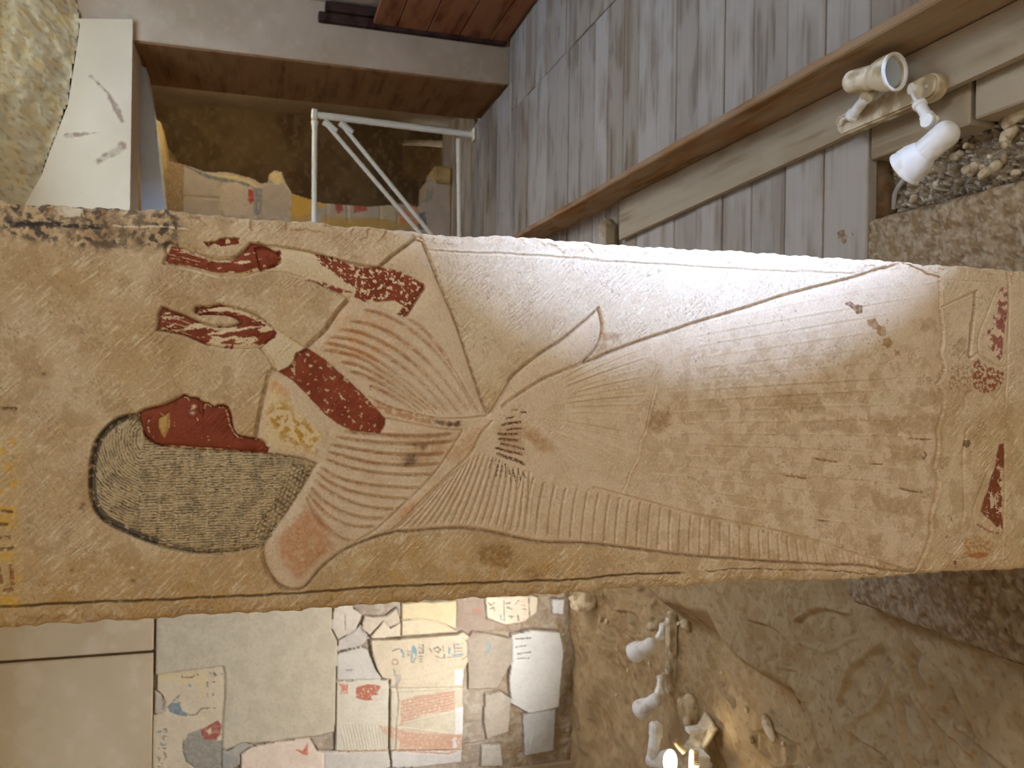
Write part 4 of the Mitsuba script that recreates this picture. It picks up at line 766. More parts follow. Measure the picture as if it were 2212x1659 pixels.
# wall with the doorway: right jamb pier (deep reveal), left pier, stone above
wb = shell_('wall_back', cat_([span(DOOR_X, 2.36, WY, 6.06, -0.1, 2.98, .006), span(0.42, 0.80, WY, 6.06, -0.4, 2.98, .006), span(0.42, 2.36, WY + .10, 6.06, 2.46, 2.98, .006), span(0.38, 0.46, 4.5, WY + .1, -0.4, 2.98, .006)]), 'beige_plaster', label='beige plastered wall with the doorway')
put('reveal', span(DOOR_X - .012, DOOR_X + .002, WY + .012, 6.05, 0.0, 2.235, .003), 'reveal_shaded', 'unlit side of the doorway, its shade put into the dark brown', parent=wb)
# white plaster lintel, ragged along its upper rim
lint = [(2.0817,2.2301),(2.0254,2.5249),(1.9905,2.5102),(1.8035,2.5315),(1.5316,2.5659),(1.2664,2.652),(0.9939,2.7324),(0.7631,2.7665),(0.5535,2.8099),(0.5834,2.21)]
lint = [(a, b) for a, b in lint]
def slab(poly, y0, y1, res=None, jag=0.0):
    m = trimesh.creation.extrude_polygon(Polygon(poly), y1 - y0)
    v = m.vertices.copy()
    m.vertices = np.stack([v[:, 0], y1 - v[:, 2], v[:, 1]], 1)
    m.fix_normals()
    return m
lx = [p for p in lint]
put('lintel', slab([(0.70, 2.238), (2.06, 2.238), *lint[1:9], (0.70, 2.9)], WY - .04, WY + .30), 'lintel_plaster', 'white plastered lintel with brown smears', parent=wb)
# rock above the lintel
rk = Relief(0.55, 2.25, 2.28, 2.97, 0.010)
rk_edge = np.array(sorted([(2.303,2.5333),(2.1455,2.5313),(2.0175,2.5058),(1.8035,2.5315),(1.5316,2.5659),(1.2664,2.652),(0.9939,2.7324),(0.7631,2.7665),(0.45,2.8085)], key=lambda q: q[0]))
under = np.interp(rk.X, rk_edge[:, 0], rk_edge[:, 1])
d = rk.Z - under
rk.H = 0.03 + 0.24 * ss(-0.02, 0.24, d) + 0.04 * ss(.20, .26, d) + 0.10 * (fb(rk.X, rk.Z, .14, 5, 601) - .5) + 0.03 * (fb(rk.X, rk.Z, .03, 3, 602) - .5)
rk.C[:] = lin(216, 202, 164)
rk.paint(ss(.4, .6, fb(rk.X, rk.Z, .08, 4, 603)) * .7, lin(202, 190, 162))
rk.paint(ss(.5, .65, fb(rk.X, rk.Z, .05, 4, 604)) * .6, lin(212, 184, 124))
rk.paint(ss(.58, .7, fb(rk.X, rk.Z, .02, 3, 605)) * .5, lin(130, 116, 92))
rk.L[d < 0.004] = -1
rk.emit(lambda X, H, Z: np.stack([X, WY + .02 - H, Z], -1), 'rough_stone', {0: wb + '__rock_face'})
labels[wb + '__rock_face'] = {'label': 'rough yellowish rock above the white lintel'}
# blue-grey beam under the lintel, inside the doorway
bb = [(1.954,2.288),(1.9653,2.2667),(1.9472,2.2235),(1.7038,2.1824),(1.4295,2.1462),(1.0755,2.1033),(0.761,2.0608),(0.64,2.1274),(0.8687,2.2198),(1.1005,2.239)]
shell_('trim_1', slab(bb, 5.72, 5.92), 'blue_grey_paint', label='blue grey painted beam under the doorway lintel')

# ---------------------------------------------------------------- inner chamber beyond the doorway
shell_('wall_inner', slab([(-.4, -.3), (1.84, -.3), (1.83, .30), (2.20, .31), (2.24, -.3), (2.6, -.3), (2.6, 2.95), (-.4, 2.95)], 7.6, 7.8), 'brown_brick', label='dark brown brick wall at the back of the inner chamber')
shell_('wall_chamber', span(2.50, 2.6, 6.06, 7.6, -.2, 2.95, .01), 'brown_brick', label='dark side wall of the inner chamber')
shell_('wall_far', span(-.5, -.3, 6.0, 7.6, -.2, 2.95, .01), 'brown_brick', label='far side wall of the inner chamber')
shell_('wall_niche', span(1.5, 2.55, 8.2, 8.3, -.2, 1.0, .01), 'brown_brick', label='dark back of the low opening in the brick wall')
shell_('trim_2', span(2.0, 2.5, 6.062, 6.074, .02, 2.95, .003), 'brown_brick', label='return of the doorway pier inside the chamber')
IY = 6.9
ip = [(1.7184,2.2428),(1.6522,2.1961),(1.6374,2.0838),(1.5957,1.9499),(1.6059,1.747),(1.5757,1.5919),(1.5365,1.5394),(1.5489,1.4768),(1.6149,1.4708),(1.6548,1.4293),(1.6451,1.3729),(1.5525,1.3433),(1.4765,1.2856),(1.4215,1.0408),(1.4189,0.6725),(1.4717,0.3703),(1.4469,0.293),(1.5216,0.2167),(1.6831,0.2113),(1.7414,0.1576),(1.742,-0.0311),(1.0379,-0.0495),(0.9099,2.2319)]
ix0, ix1, iz0, iz1 = 0.6, 1.80, 0.008, 2.30
ir = Relief(ix0, ix1, iz0, iz1, 0.008)
ir.C[:] = lin(176, 160, 140)
ir.H = 0.012 * (fb(ir.X, ir.Z, .12, 4, 620) - .5)
ir.paint(ss(.45, .6, fb(ir.X, ir.Z, .07, 3, 621)) * .6, lin(150, 132, 110))
def ipaint(poly, c, a=.9, wob=.006): ir.paint(ir.soft(poly, wob, .02, .004, 622) * a * (.6 + .4 * ss(.35, .6, fb(ir.X, ir.Z, .02, 3, 623))), lin(*c))
ipaint([(1.6224,2.0981),(1.5957,1.9986),(1.5552,1.8913),(1.5443,1.8508),(1.2599,1.8469),(1.2566,2.0931)], (168, 154, 138)); ipaint([(1.664,2.262),(1.6435,2.0984),(1.2566,2.0931),(1.245,2.2563)], (140, 112, 72))
ipaint([(1.511,1.8234),(1.5412,1.7155),(1.506,1.6193),(1.4219,1.5907),(1.2886,1.6437),(1.2779,1.7932),(1.4031,1.8354)], (186, 170, 152)); ipaint([(1.4916,1.6191),(1.48,1.5846),(1.423,1.5769),(1.3777,1.6038),(1.4121,1.6249)], (166, 62, 52), 1)
ipaint([(1.5082,1.5919),(1.5071,1.5159),(1.3046,1.52),(1.3001,1.5821)], (120, 126, 126)); ipaint([(1.5293,1.5093),(1.549,1.3561),(1.4735,1.2988),(1.3107,1.3317),(1.2911,1.506)], (164, 148, 130))
ipaint([(1.6341,2.0851),(1.5789,1.905),(1.5606,1.7836),(1.5685,1.6886),(1.5287,1.6059),(1.5126,1.6263),(1.5484,1.7156),(1.5405,1.8104),(1.5613,1.9448)], (96, 104, 108))
ipaint([(1.5836,1.8917),(1.5913,1.7162),(1.5574,1.6063),(1.5198,1.5368),(1.5068,1.5643),(1.5468,1.6473),(1.5676,1.743)], (200, 178, 130)); ipaint([(1.6411,1.4692),(1.6452,1.3785),(1.5775,1.3636),(1.5444,1.4121),(1.5911,1.4616)], (206, 182, 122))
ipaint([(1.4953,1.2991),(1.5319,1.1147),(1.2823,1.1112),(1.2695,1.2959)], (180, 138, 62))
ipaint([(1.4731,1.2868),(1.5268,1.0492),(1.4114,1.0246),(1.3562,1.1381),(1.3008,1.2619),(1.344,1.3074)], (190, 150, 66)); ipaint([(1.4827,1.0141),(1.5052,0.8756),(1.3054,0.8611),(1.2958,0.9999)], (170, 152, 132)); ipaint([(1.4396,0.9616),(1.4503,0.898),(1.3859,0.8913),(1.3586,0.9431)], (150, 62, 52), 1)
ipaint([(1.5061,0.8639),(1.5262,0.6052),(1.3481,0.5907),(1.307,0.8378)], (172, 158, 138)); ipaint([(1.4688,0.8109),(1.4704,0.711),(1.3991,0.71),(1.3686,0.8036)], (166, 70, 60), 1)
ipaint([(1.3152,1.0576),(1.3494,0.2279),(1.2767,0.2268),(1.2332,1.0564)], (178, 140, 66)); ipaint([(1.5262,0.6052),(1.5374,0.4617),(1.3342,0.4467),(1.3362,0.5905)], (184, 168, 132))
for k, q in enumerate(([(1.4639,0.4002),(1.479,0.2788),(1.4358,0.2904),(1.4227,0.3875)], [(1.4011,0.4356),(1.4056,0.2899),(1.3754,0.2895),(1.3642,0.4471)], [(1.347,0.4348),(1.3477,0.2524),(1.3235,0.252),(1.3178,0.4223)])): ipaint(q, (200, 122, 80), 1)
ipaint([(1.5801,0.3777),(1.5854,0.1575),(1.5107,0.1811),(1.4931,0.4128)], (134, 136, 130)); ipaint([(1.7313,0.1596),(1.7296,0.0355),(1.2173,0.0154),(1.2039,0.2258),(1.4445,0.2538),(1.5368,0.1568)], (176, 160, 146))
ipaint([(1.7423,0.0295),(1.7423,-0.1149),(1.2015,-0.1229),(1.1936,0.0026)], (178, 142, 70)); ipaint([(1.3944,0.2776),(1.4221,0.229),(1.2783,0.2023),(1.2734,0.2758)], (90, 92, 98))
for k, ln in enumerate(([(1.3983,2.0819),(1.3989,1.9826),(1.4021,1.8489)], [(1.5043,1.5504),(1.2959,1.5406)], [(1.4818,1.0256),(1.2715,1.0111)], [(1.5061,0.8639),(1.2944,0.8492)], [(1.5272,0.5933),(1.3242,0.5904)], [(1.5264,0.4495),(1.3102,0.4463)])): ir.groove(ln, .012, .008)
ir.L[~ir.mask(ip)] = -1
shell_('inner_core', span(-.3, 1.3, IY + .01, 7.3, -.02, 2.15, .01), 'brown_brick', label='core of the painted chamber wall') if False else None
ikey = thing('relief_wall', 'broken painted relief wall with grey and yellow figures seen through the doorway', 'relief wall')
ir.emit(lambda X, H, Z: np.stack([X, IY - H, Z], -1), 'rough_stone', {0: ikey + '__carved_face'})
put('core', slab([(0.5, 2.24), *[(a - .012, max(b, .008)) for a, b in ip[:-2]], (0.5, .008)], IY + .006, 7.25), 'beige_plaster', parent=ikey)
put('step_block', span(1.66, 1.80, IY - .05, 7.2, .008, .16, .02), 'yellow_rock', 'block of yellow stone standing at the foot of the painted relief wall', 'stone block')
def boulder(size, seed, at, rot=0, sub=3, rough=.25):
    m = trimesh.creation.icosphere(subdivisions=sub)
    v = m.vertices
    v = np.sign(v) * np.abs(v) ** .75
    v = v * (1 + rough * (meshkit.fbm(v * 1.3 + seed * 11.3, 4, seed)[:, None] * 2 - 1))
    v = v * np.array(size) / 2
    c, s = math.cos(rot), math.sin(rot)
    m.vertices = np.stack([v[:, 0] * c - v[:, 1] * s, v[:, 0] * s + v[:, 1] * c, v[:, 2]], 1) + np.array(at)
    return m
put('ceiling_block', boulder((1.5, .5, .26), 3, (1.25, 7.0, 2.33), 0, 4, .10), 'yellow_rock', 'yellow lit rock block just under the blue grey beam', 'stone block', smooth=True)
put('ceiling_block', boulder((1.5, .6, .24), 5, (1.20, 7.7, 2.28), 0, 4, .10), 'yellow_rock', 'second yellow rock block, behind the one under the beam', 'stone block', smooth=True)
# white pipe gate
g = thing('gate', 'white painted pipe gate with two diagonal braces in the doorway', 'gate')
GY = 6.10
gp = lambda n, a, b, r: put(n, tube([(a[0], GY, a[1]), ((a[0] + b[0]) / 2, GY, (a[1] + b[1]) / 2), (b[0], GY, b[1])], r, 12), 'white_metal', parent=g, smooth=50)
ga = [(1.8791,1.189),(1.8511,-0.022),(1.8325,1.1661),(0.8598,1.1587),(1.8088,0.1294),(0.9189,0.1056),(1.8391,1.1023),(1.0709,0.4128),(1.8408,0.9896),(0.9154,0.1686)]
gp('post', ga[0], (ga[1][0], 0.014), .024)
gp('rail', ga[2], ga[3], .019); gp('rail', ga[4], ga[5], .017)
gp('brace', ga[6], (ga[7][0] - .1, ga[7][1] - .12), .016); gp('brace', ga[8], ga[9], .016)
gp('post', (ga[3][0], 1.2), (ga[3][0], 0.014), .024)
put('sleeve', cbox(.07, .06, .04, .006, (ga[0][0], GY, ga[0][1] - .02)), 'white_metal', parent=g)
put('floor_plate', cbox(.09, .07, .012, .003, (ga[1][0], GY, .0145)), 'white_metal', parent=g)
for k in (2, 6, 8): put('collar', tube([(ga[k][0], GY, ga[k][1]), (ga[k][0] - .03, GY, ga[k][1] - (.045 if k > 2 else 0)), (ga[k][0] - .06, GY, ga[k][1] - (.09 if k > 2 else 0))], [.028, .022, .018], 12), 'white_metal', parent=g, smooth=50)

# ---------------------------------------------------------------- boardwalk
deck = thing('boardwalk', 'dusty grey plank boardwalk leading to the doorway', 'boardwalk')
ends = [1.835, 2.018, 2.195, 2.385, 2.56, 2.735, 2.915, 3.075, 3.25, 3.405, 3.58, 3.745, 3.935]
while ends[-1] < 7.3: ends.append(ends[-1] + rng.uniform(.155, .185))
near_ends = [1.835]
while near_ends[0] > -2.6: near_ends.insert(0, near_ends[0] - rng.uniform(.165, .19))
def plank(x0, x1, y0, y1, k, flat=False):
    gap = rng.uniform(.002, .006) + (0.004 if rng.random() < .2 else 0)
    dz = 0 if flat else rng.uniform(-.004, .004)
    m = cbox(x1 - x0 - .004, y1 - y0 - gap, .032, .0035)
    m.apply_transform(trimesh.transformations.rotation_matrix(rng.uniform(-.020, .020), [1, 0, 0]))
    m.apply_translation(((x0 + x1) / 2, (y0 + y1) / 2, -.016 + dz))
    put('plank', m, ('deck_wood', 'deck_wood_pale', 'deck_wood_brown')[int(rng.choice(3, p=[.5, .3, .2]))], parent=deck)
for k, (a, b) in enumerate(zip(ends[:-1], ends[1:])):
    dx = -.02 if k < 7 else 0
    if b > 5.26: plank(.83 if a < 6.1 else .0, 1.93 if a < 6.1 else 2.2, a, b, k); continue
    plank(.05 if b < 4.28 else .50, 1.735 + dx, a, b, k)
    if b < 5.2: plank(1.735 + dx, 2.33, a + .06, b + .06, k)
for a, b in zip(near_ends[:-1], near_ends[1:]):
    plank(.70, 1.735, a, b, 0); plank(1.735, 2.33, a + .06, b + .06, 0)
for y in (.92, 1.35, 1.86): put('joist', span(y, y + .06, -2.4, 7.4, -.14, -.034, .004), 'kerb_wood', parent=deck)
put('joist', span(.05, .70, 1.845, 1.905, -.13, -.034, .004), 'kerb_wood', parent=deck)
put('kerb_board', span(.803, .828, -1.2, 5.02, .009, .172, .004), 'kerb_wood', 'long brown kerb board on edge along the boardwalk', 'board')
mb = trimesh.creation.extrude_polygon(Polygon([(.799, -1.2), (.799, 3.36), (.629, 3.36), (.684, 1.37), (.735, -1.2)]), .020); mb.apply_translation([0, 0, .009])
put('mounting_board', mb, 'dusty_board', 'wide dusty board lying beside the kerb board, carrying two spotlights', 'board')
put('support_beam', span(.594, .70, 1.512, 1.83, -.078, -.003, .004), 'dusty_board', 'short dusty beam under the spotlight board where the planks end', 'beam')
put('support_beam', span(.600, .70, .35, 1.498, -.085, -.003, .004), 'dusty_board', 'longer dusty beam under the spotlight board, toward the viewer', 'beam')
put('timber_block', cbox(.13, .055, .085, .022, (.665, 3.43, .0525)), 'dusty_board', 'rounded dusty timber block at the far end of the spotlight board', 'timber block', smooth=40)
# red-brown panelling at the right of the doorway
pn = thing('wooden_partition', 'red brown wooden partition of horizontal boards right of the doorway', 'partition')
hz = [0.010, .13, .32, .53, .72, .87]
for a, b in zip(hz[:-1], hz[1:]): put('board', span(2.215, 2.245, 3.9, 5.27, a + .003, b - .003, .003), 'red_wood', parent=pn)
put('edge_post', span(2.195, 2.250, 5.245, 5.297, .012, 1.20, .006), 'dark_wood', 'dark brown post along the wall', parent=pn)
put('edge_post', span(2.255, 2.31, 5.225, 5.297, .70, 1.16, .006), 'dark_wood', parent=pn)

# bulb in the inner chamber, behind the right pier
lb = thing('wall_lamp', 'bare warm bulb on the chamber side of the doorway pier', 'lamp')
put('holder', lathe([(0, 0), (.03, 0), (.03, .012), (.018, .016), (.018, .05), (0, .05)], (2.14, 6.076, 1.85), (0, 1, 0), 20), 'lamp_white', parent=lb, smooth=35)
bm = trimesh.creation.icosphere(subdivisions=3, radius=.032); bm.apply_translation((2.14, 6.155, 1.85))
scene[lb + '__bulb'] = mikit.ply(bm, 'lamp_glass', smooth=True, emitter={'type': 'area', 'radiance': {'type': 'rgb', 'value': [v / (math.pi * .032 ** 2) for v in (.017,.016,.0125)]}})
# ---------------------------------------------------------------- ground: drifted sand, rubble, base slab
def ridge_side(X, Y):
    ry = np.array([[-3.6, 2.02], [-1.6, 2.03], [-1.12, 2.06], [-1.04, 2.085], [-.96, 2.13], [-.925, 2.22], [-.915, 2.33], [-.915, 2.52], [-.885, 2.68], [-.82, 2.76], [-.86, 3.12], [-.80, 3.6], [-.5, 4.4]])
    best = np.full(X.shape, 9.0); side = np.zeros(X.shape)
    for a, b in zip(ry[:-1], ry[1:]):
        d = b - a; l = np.linalg.norm(d)
        t = np.clip(((X - a[0]) * d[0] + (Y - a[1]) * d[1]) / l ** 2, 0, 1)
        q = np.hypot(X - a[0] - t * d[0], Y - a[1] - t * d[1])
        s = (X - a[0]) * -d[1] + (Y - a[1]) * d[0]
        up = q < best
        best = np.where(up, q, best); side = np.where(up, np.sign(s), side)
    return best * -side            # positive on the pillar's side
gx = np.r_[np.arange(-3.45, -1.40, .015), np.arange(-1.40, -.55, .0042), np.arange(-.55, 1.0, .015)]
gy = np.r_[np.arange(-.6, 1.28, .015), np.arange(1.28, 2.45, .0042), np.arange(2.45, 4.42, .0125)]
GX, GY_ = np.meshgrid(gx, gy)
sd = ridge_side(GX + .05 * (fb(GX, GY_, .25, 3, 700) - .5), GY_ + .05 * (fb(GX, GY_, .25, 3, 701) - .5))
plateau = -.085 + .045 * (fb(GX, GY_, .5, 3, 702) - .5)
trench = -.235 + .05 * (fb(GX, GY_, .35, 4, 703) - .5) + .10 * ss(3.7, 4.3, GY_)
hgt = plateau * ss(-.14, .012, sd) + trench * (1 - ss(-.14, .012, sd)) + .014 * np.exp(-(sd / .03) ** 2)
hgt += .10 * (fb(GX, GY_, .22, 4, 709) - .5) * ss(3.25, 3.7, GY_) * ss(-.4, -.8, GX)
hgt -= .07 * ss(1.0, .3, GY_) * ss(-.5, -1.2, GX)
hgt = np.where(GX > .05, -.105 + .03 * (fb(GX, GY_, .12, 4, 704) - .5), hgt)
hgt += .020 * (fb(GX, GY_, .10, 4, 705) - .5) + .008 * (fb(GX, GY_, .035, 3, 706) - .5)
rubble = ss(.3, .42, GX)
hgt += rubble * .045 * (fb(GX, GY_, .045, 3, 707) - .45)
fr_ = np.random.default_rng(11)
def print_(cx, cy, a, L=.27, W=.10, style=0):
    """A shoe print with its tread, pressed into the sand."""
    global hgt
    c, s = math.cos(a), math.sin(a)
    u, w = (GX - cx) * c + (GY_ - cy) * s, -(GX - cx) * s + (GY_ - cy) * c
    hw = W / 2 * (0.78 + .22 * np.cos(u / L * 6.0))
    m = ss(1.1, .85, np.abs(w) / hw) * ss(1.08, .92, np.abs(u) / (L / 2))
    tread = (np.sin(u / .0125) if style == 0 else np.sin(np.hypot(u - .06, w) / .0095) if style == 1 else np.sin(u / .016) * np.sin(w / .013))
    hgt += m * (-.009 + .0050 * tread) + .008 * np.exp(-((np.abs(w) / hw - 1.25) / .2) ** 2) * ss(1.1, .9, np.abs(u) / (L / 2))
for q in ((-.90, 1.72, .5, 1), (-.80, 1.92, 2.5, 0), (-1.02, 1.84, 1.3, 2), (-.74, 1.66, .9, 1), (-1.15, 1.70, 2.2, 0), (-.70, 2.1, 1.9, 2), (-.82, 2.35, 1.5, 0), (-1.3, 1.5, .3, 0), (-1.25, 2.55, 1.8, 0), (-1.5, 2.9, .6, 2), (-1.15, 3.75, 1.6, 0), (-.95, 3.55, 2.0, 2), (-1.7, 3.3, .4, 0), (-1.12, 2.9, 1.0, 0), (-.88, 1.5, 1.2, 0), (-1.05, 1.55, .2, 1)):
    print_(q[0], q[1], q[2], style=q[3])
for k in range(60):
    cx, cy, a = fr_.uniform(-1.9, -.6), fr_.uniform(1.3, 4.1), fr_.uniform(0, 3.1)
    c, s = math.cos(a), math.sin(a); u, w = (GX - cx) * c + (GY_ - cy) * s, -(GX - cx) * s + (GY_ - cy) * c
    hgt += fr_.uniform(-.016, .010) * np.exp(-(u / fr_.uniform(.05, .14)) ** 2 - (w / fr_.uniform(.012, .035)) ** 2)
sc = np.zeros(GX.shape + (3,)); sc[:] = lin(168, 144, 108)
def sp_(a, c):
    global sc
    sc = sc * (1 - a[..., None]) + lin(*c) * a[..., None]
sp_(ss(.4, .62, fb(GX, GY_, .2, 4, 720)) * .6, (152, 124, 86)); sp_(ss(.5, .62, fb(GX, GY_, .05, 4, 721)) * .5, (182, 160, 126))
sp_(ss(.58, .68, fb(GX, GY_, .02, 3, 722)) * .5, (140, 106, 66)); sp_(rubble * .5, (168, 150, 124)); sp_(rubble * ss(.55, .62, fb(GX, GY_, .03, 3, 723)) * .8, (206, 196, 180))
V = np.stack([GX, GY_, hgt], -1)
a = np.cross(np.gradient(V, axis=1), np.gradient(V, axis=0)); a /= np.linalg.norm(a, axis=-1, keepdims=True)
ny_, nx_ = GX.shape
i, j = np.meshgrid(np.arange(ny_ - 1), np.arange(nx_ - 1), indexing='ij'); q0 = i * nx_ + j
qf = np.stack([q0, q0 + 1, q0 + nx_ + 1, q0 + nx_], -1).reshape(-1, 4)
pth = meshkit.write_ply((V.reshape(-1, 3), np.vstack([qf[:, [0, 1, 2]], qf[:, [0, 2, 3]]])), False, None, sc.reshape(-1, 3), normals=a.reshape(-1, 3))
scene['floor'] = {'type': 'ply', 'filename': pth, 'face_normals': False, 'bsdf': {'type': 'ref', 'id': 'sand_grain'}}
labels['floor'] = {'label': 'trampled brown sand with shoe prints around the pillar', 'kind': 'structure'}
shell_('floor_outer', span(-3.6, 2.5, -6.2, 8.4, -.50, -.36, .01), 'court_stone', label='packed earth under the boardwalk and the court')
def ground_z(x, y): return float(hgt[min(np.searchsorted(gy, y), ny_ - 1), min(np.searchsorted(gx, x), nx_ - 1)])
# finer rubble between the base slab and the boardwalk
ux, uy = np.arange(.40, .76, .0035), np.arange(.95, 1.845, .0035)
UX, UY = np.meshgrid(ux, uy)
uh = -.092 + .05 * (fb(UX, UY, .10, 4, 760) - .5) + .035 * (fb(UX, UY, .03, 4, 761) - .5) + .012 * (fb(UX, UY, .008, 2, 762) - .5) + .018 * ss(.54, .64, fb(UX, UY, .022, 3, 763))
uh -= .06 * ss(.02, 0, np.minimum(np.minimum(UX - .40, .756 - UX), np.minimum(UY - .95, 1.84 - UY)))
uc = np.zeros(UX.shape + (3,)); uc[:] = lin(150, 132, 108)
for al, c in ((ss(.42, .6, fb(UX, UY, .04, 4, 765)) * .7, (118, 98, 72)), (ss(.54, .62, fb(UX, UY, .022, 3, 763)) * .7, (190, 178, 160)), (ss(.62, .68, fb(UX, UY, .009, 2, 766)) * .8, (214, 206, 192)), (ss(.62, .7, fb(UX, UY, .012, 3, 767)) * .6, (84, 66, 46))): uc = uc * (1 - al[..., None]) + lin(*c) * al[..., None]
V = np.stack([UX, UY, uh], -1); a = np.cross(np.gradient(V, axis=1), np.gradient(V, axis=0)); a /= np.linalg.norm(a, axis=-1, keepdims=True)
n_, m_ = UX.shape
i, j = np.meshgrid(np.arange(n_ - 1), np.arange(m_ - 1), indexing='ij'); q0 = i * m_ + j
qf = np.stack([q0, q0 + 1, q0 + m_ + 1, q0 + m_], -1).reshape(-1, 4)
pth = meshkit.write_ply((V.reshape(-1, 3), np.vstack([qf[:, [0, 1, 2]], qf[:, [0, 2, 3]]])), False, None, uc.reshape(-1, 3), normals=a.reshape(-1, 3))
scene['floor__rubble'] = {'type': 'ply', 'filename': pth, 'face_normals': False, 'bsdf': {'type': 'ref', 'id': 'rough_stone'}}
labels['floor__rubble'] = {'label': 'strip of grey rubble and grit beside the boardwalk', 'kind': 'stuff'}
def rubble_z(x, y): return float(uh[np.clip(int((y - .95) / .0035), 0, n_ - 1), np.clip(int((x - .40) / .0035), 0, m_ - 1)])
# rough base slab
bx, by = np.arange(-.60, .48, .0055), np.arange(.62, 1.99, .0055)
BX, BY = np.meshgrid(bx, by)
wob = .012 * (fb(BX, BY, .10, 3, 731) - .5)
xl, xr, yb = -.572 + wob, .447 + wob, np.where(BX > -.1, 1.985, 1.91) + .02 * (fb(BX, BX * 0, .08, 3, 732) - .5)
ed = np.minimum(np.minimum(BX - xl, xr - BX), yb - BY)
cornr = .05
top = -.004 + .014 * (fb(BX, BY, .08, 4, 733) - .5) + .008 * (fb(BX, BY, .012, 3, 734, 1.2, 2.0) - .5) - .007 * ss(.53, .63, fb(BX, BY, .024, 4, 735, 1.0, 1.8))
top = np.where(ed < 0, -.14, top - .03 * np.clip(1 - ed / .02, 0, 1) ** 2)
bc = np.zeros(BX.shape + (3,)); bc[:] = lin(158, 138, 110)
for al, c in ((ss(.42, .6, fb(BX, BY, .03, 4, 741)) * .7, (126, 100, 66)), (ss(.52, .66, fb(BX, BY, .014, 3, 742)) * .7, (182, 168, 146)), (ss(.58, .7, fb(BX, BY, .012, 3, 743)) * .6, (104, 78, 46))): bc = bc * (1 - al[..., None]) + lin(*c) * al[..., None]
V = np.stack([BX, BY, top], -1); a = np.cross(np.gradient(V, axis=1), np.gradient(V, axis=0)); a /= np.linalg.norm(a, axis=-1, keepdims=True)
nb, mb_ = BX.shape
i, j = np.meshgrid(np.arange(nb - 1), np.arange(mb_ - 1), indexing='ij'); q0 = i * mb_ + j
qf = np.stack([q0, q0 + 1, q0 + mb_ + 1, q0 + mb_], -1).reshape(-1, 4)
pth = meshkit.write_ply((V.reshape(-1, 3), np.vstack([qf[:, [0, 1, 2]], qf[:, [0, 2, 3]]])), False, None, bc.reshape(-1, 3), normals=a.reshape(-1, 3))
scene['base_slab'] = {'type': 'ply', 'filename': pth, 'face_normals': False, 'bsdf': {'type': 'ref', 'id': 'rough_stone'}}
labels['base_slab'] = {'label': 'rough stone base slab under the carved pillar', 'category': 'stone slab'}
# loose stones
def stone(name, size, seed, x, y, label, rot=0, mat='pale_stone', lift=.3, cat='stone', group=None):
    put(name, boulder(size, seed, (x, y, (rubble_z if x > .4 else ground_z)(x, y) + size[2] * lift), rot, 3, .28), mat, label, cat, smooth=True, group=group)
stone('stone', (.12, .07, .09), 21, -1.335, 3.11, 'pale rounded stone between the second spotlight and the lit flood lamp', .4)
stone('stone', (.09, .035, .03), 22, -1.19, 2.56, 'thin flat stone half buried in the brown sand', .9)
stone('stone', (.07, .05, .09), 23, -1.06, 3.42, 'small upright stone behind the nearer of the left spotlights', .2)
stone('stone', (.05, .04, .05), 24, -1.00, 3.18, 'little grey stone touching the left spotlight bar', .2)
stone('stone', (.10, .08, .15), 25, -1.12, 4.08, 'tall grey stone at the foot of the relief wall', .2)
for k in range(46):
    x, y = fr_.uniform(.46, .64), fr_.uniform(1.15, 1.84)
    s = fr_.uniform(.008, .030)
    stone('pebble', (s * 1.4, s, s), 40 + k, x, y, 'pale pebble in the rubble strip between base slab and boardwalk', fr_.uniform(0, 3), cat='pebble', group='pebbles in the rubble strip')
for k in range(30):
    x, y = fr_.uniform(-1.75, -1.0), fr_.uniform(2.2, 4.0)
    s = fr_.uniform(.008, .020)
    stone('sand_pebble', (s * 1.4, s, s), 100 + k, x, y, 'small pebble lying on the sand before the relief wall', fr_.uniform(0, 3), cat='pebble', group='pebbles on the sand')
put('cable', tube(cr([(.60, 1.62, rubble_z(.60, 1.62) + .012), (.585, 1.68, rubble_z(.585, 1.68) + .016), (.565, 1.76, rubble_z(.565, 1.76) + .018), (.515, 1.815, rubble_z(.515, 1.81) + .012), (.47, 1.825, rubble_z(.47, 1.82) + .006)], 8), .0065, 10), 'cable_grey', 'grey cable in the rubble below the nearer spotlight', 'cable', smooth=60)
put('plaster_chip', boulder((.10, .035, .02), 61, (.602, 1.425, rubble_z(.602, 1.425) + .02), 1.9, 3, .3), 'pale_stone', 'sharp pale chip sticking out beside the cable', 'stone chip', smooth=True)

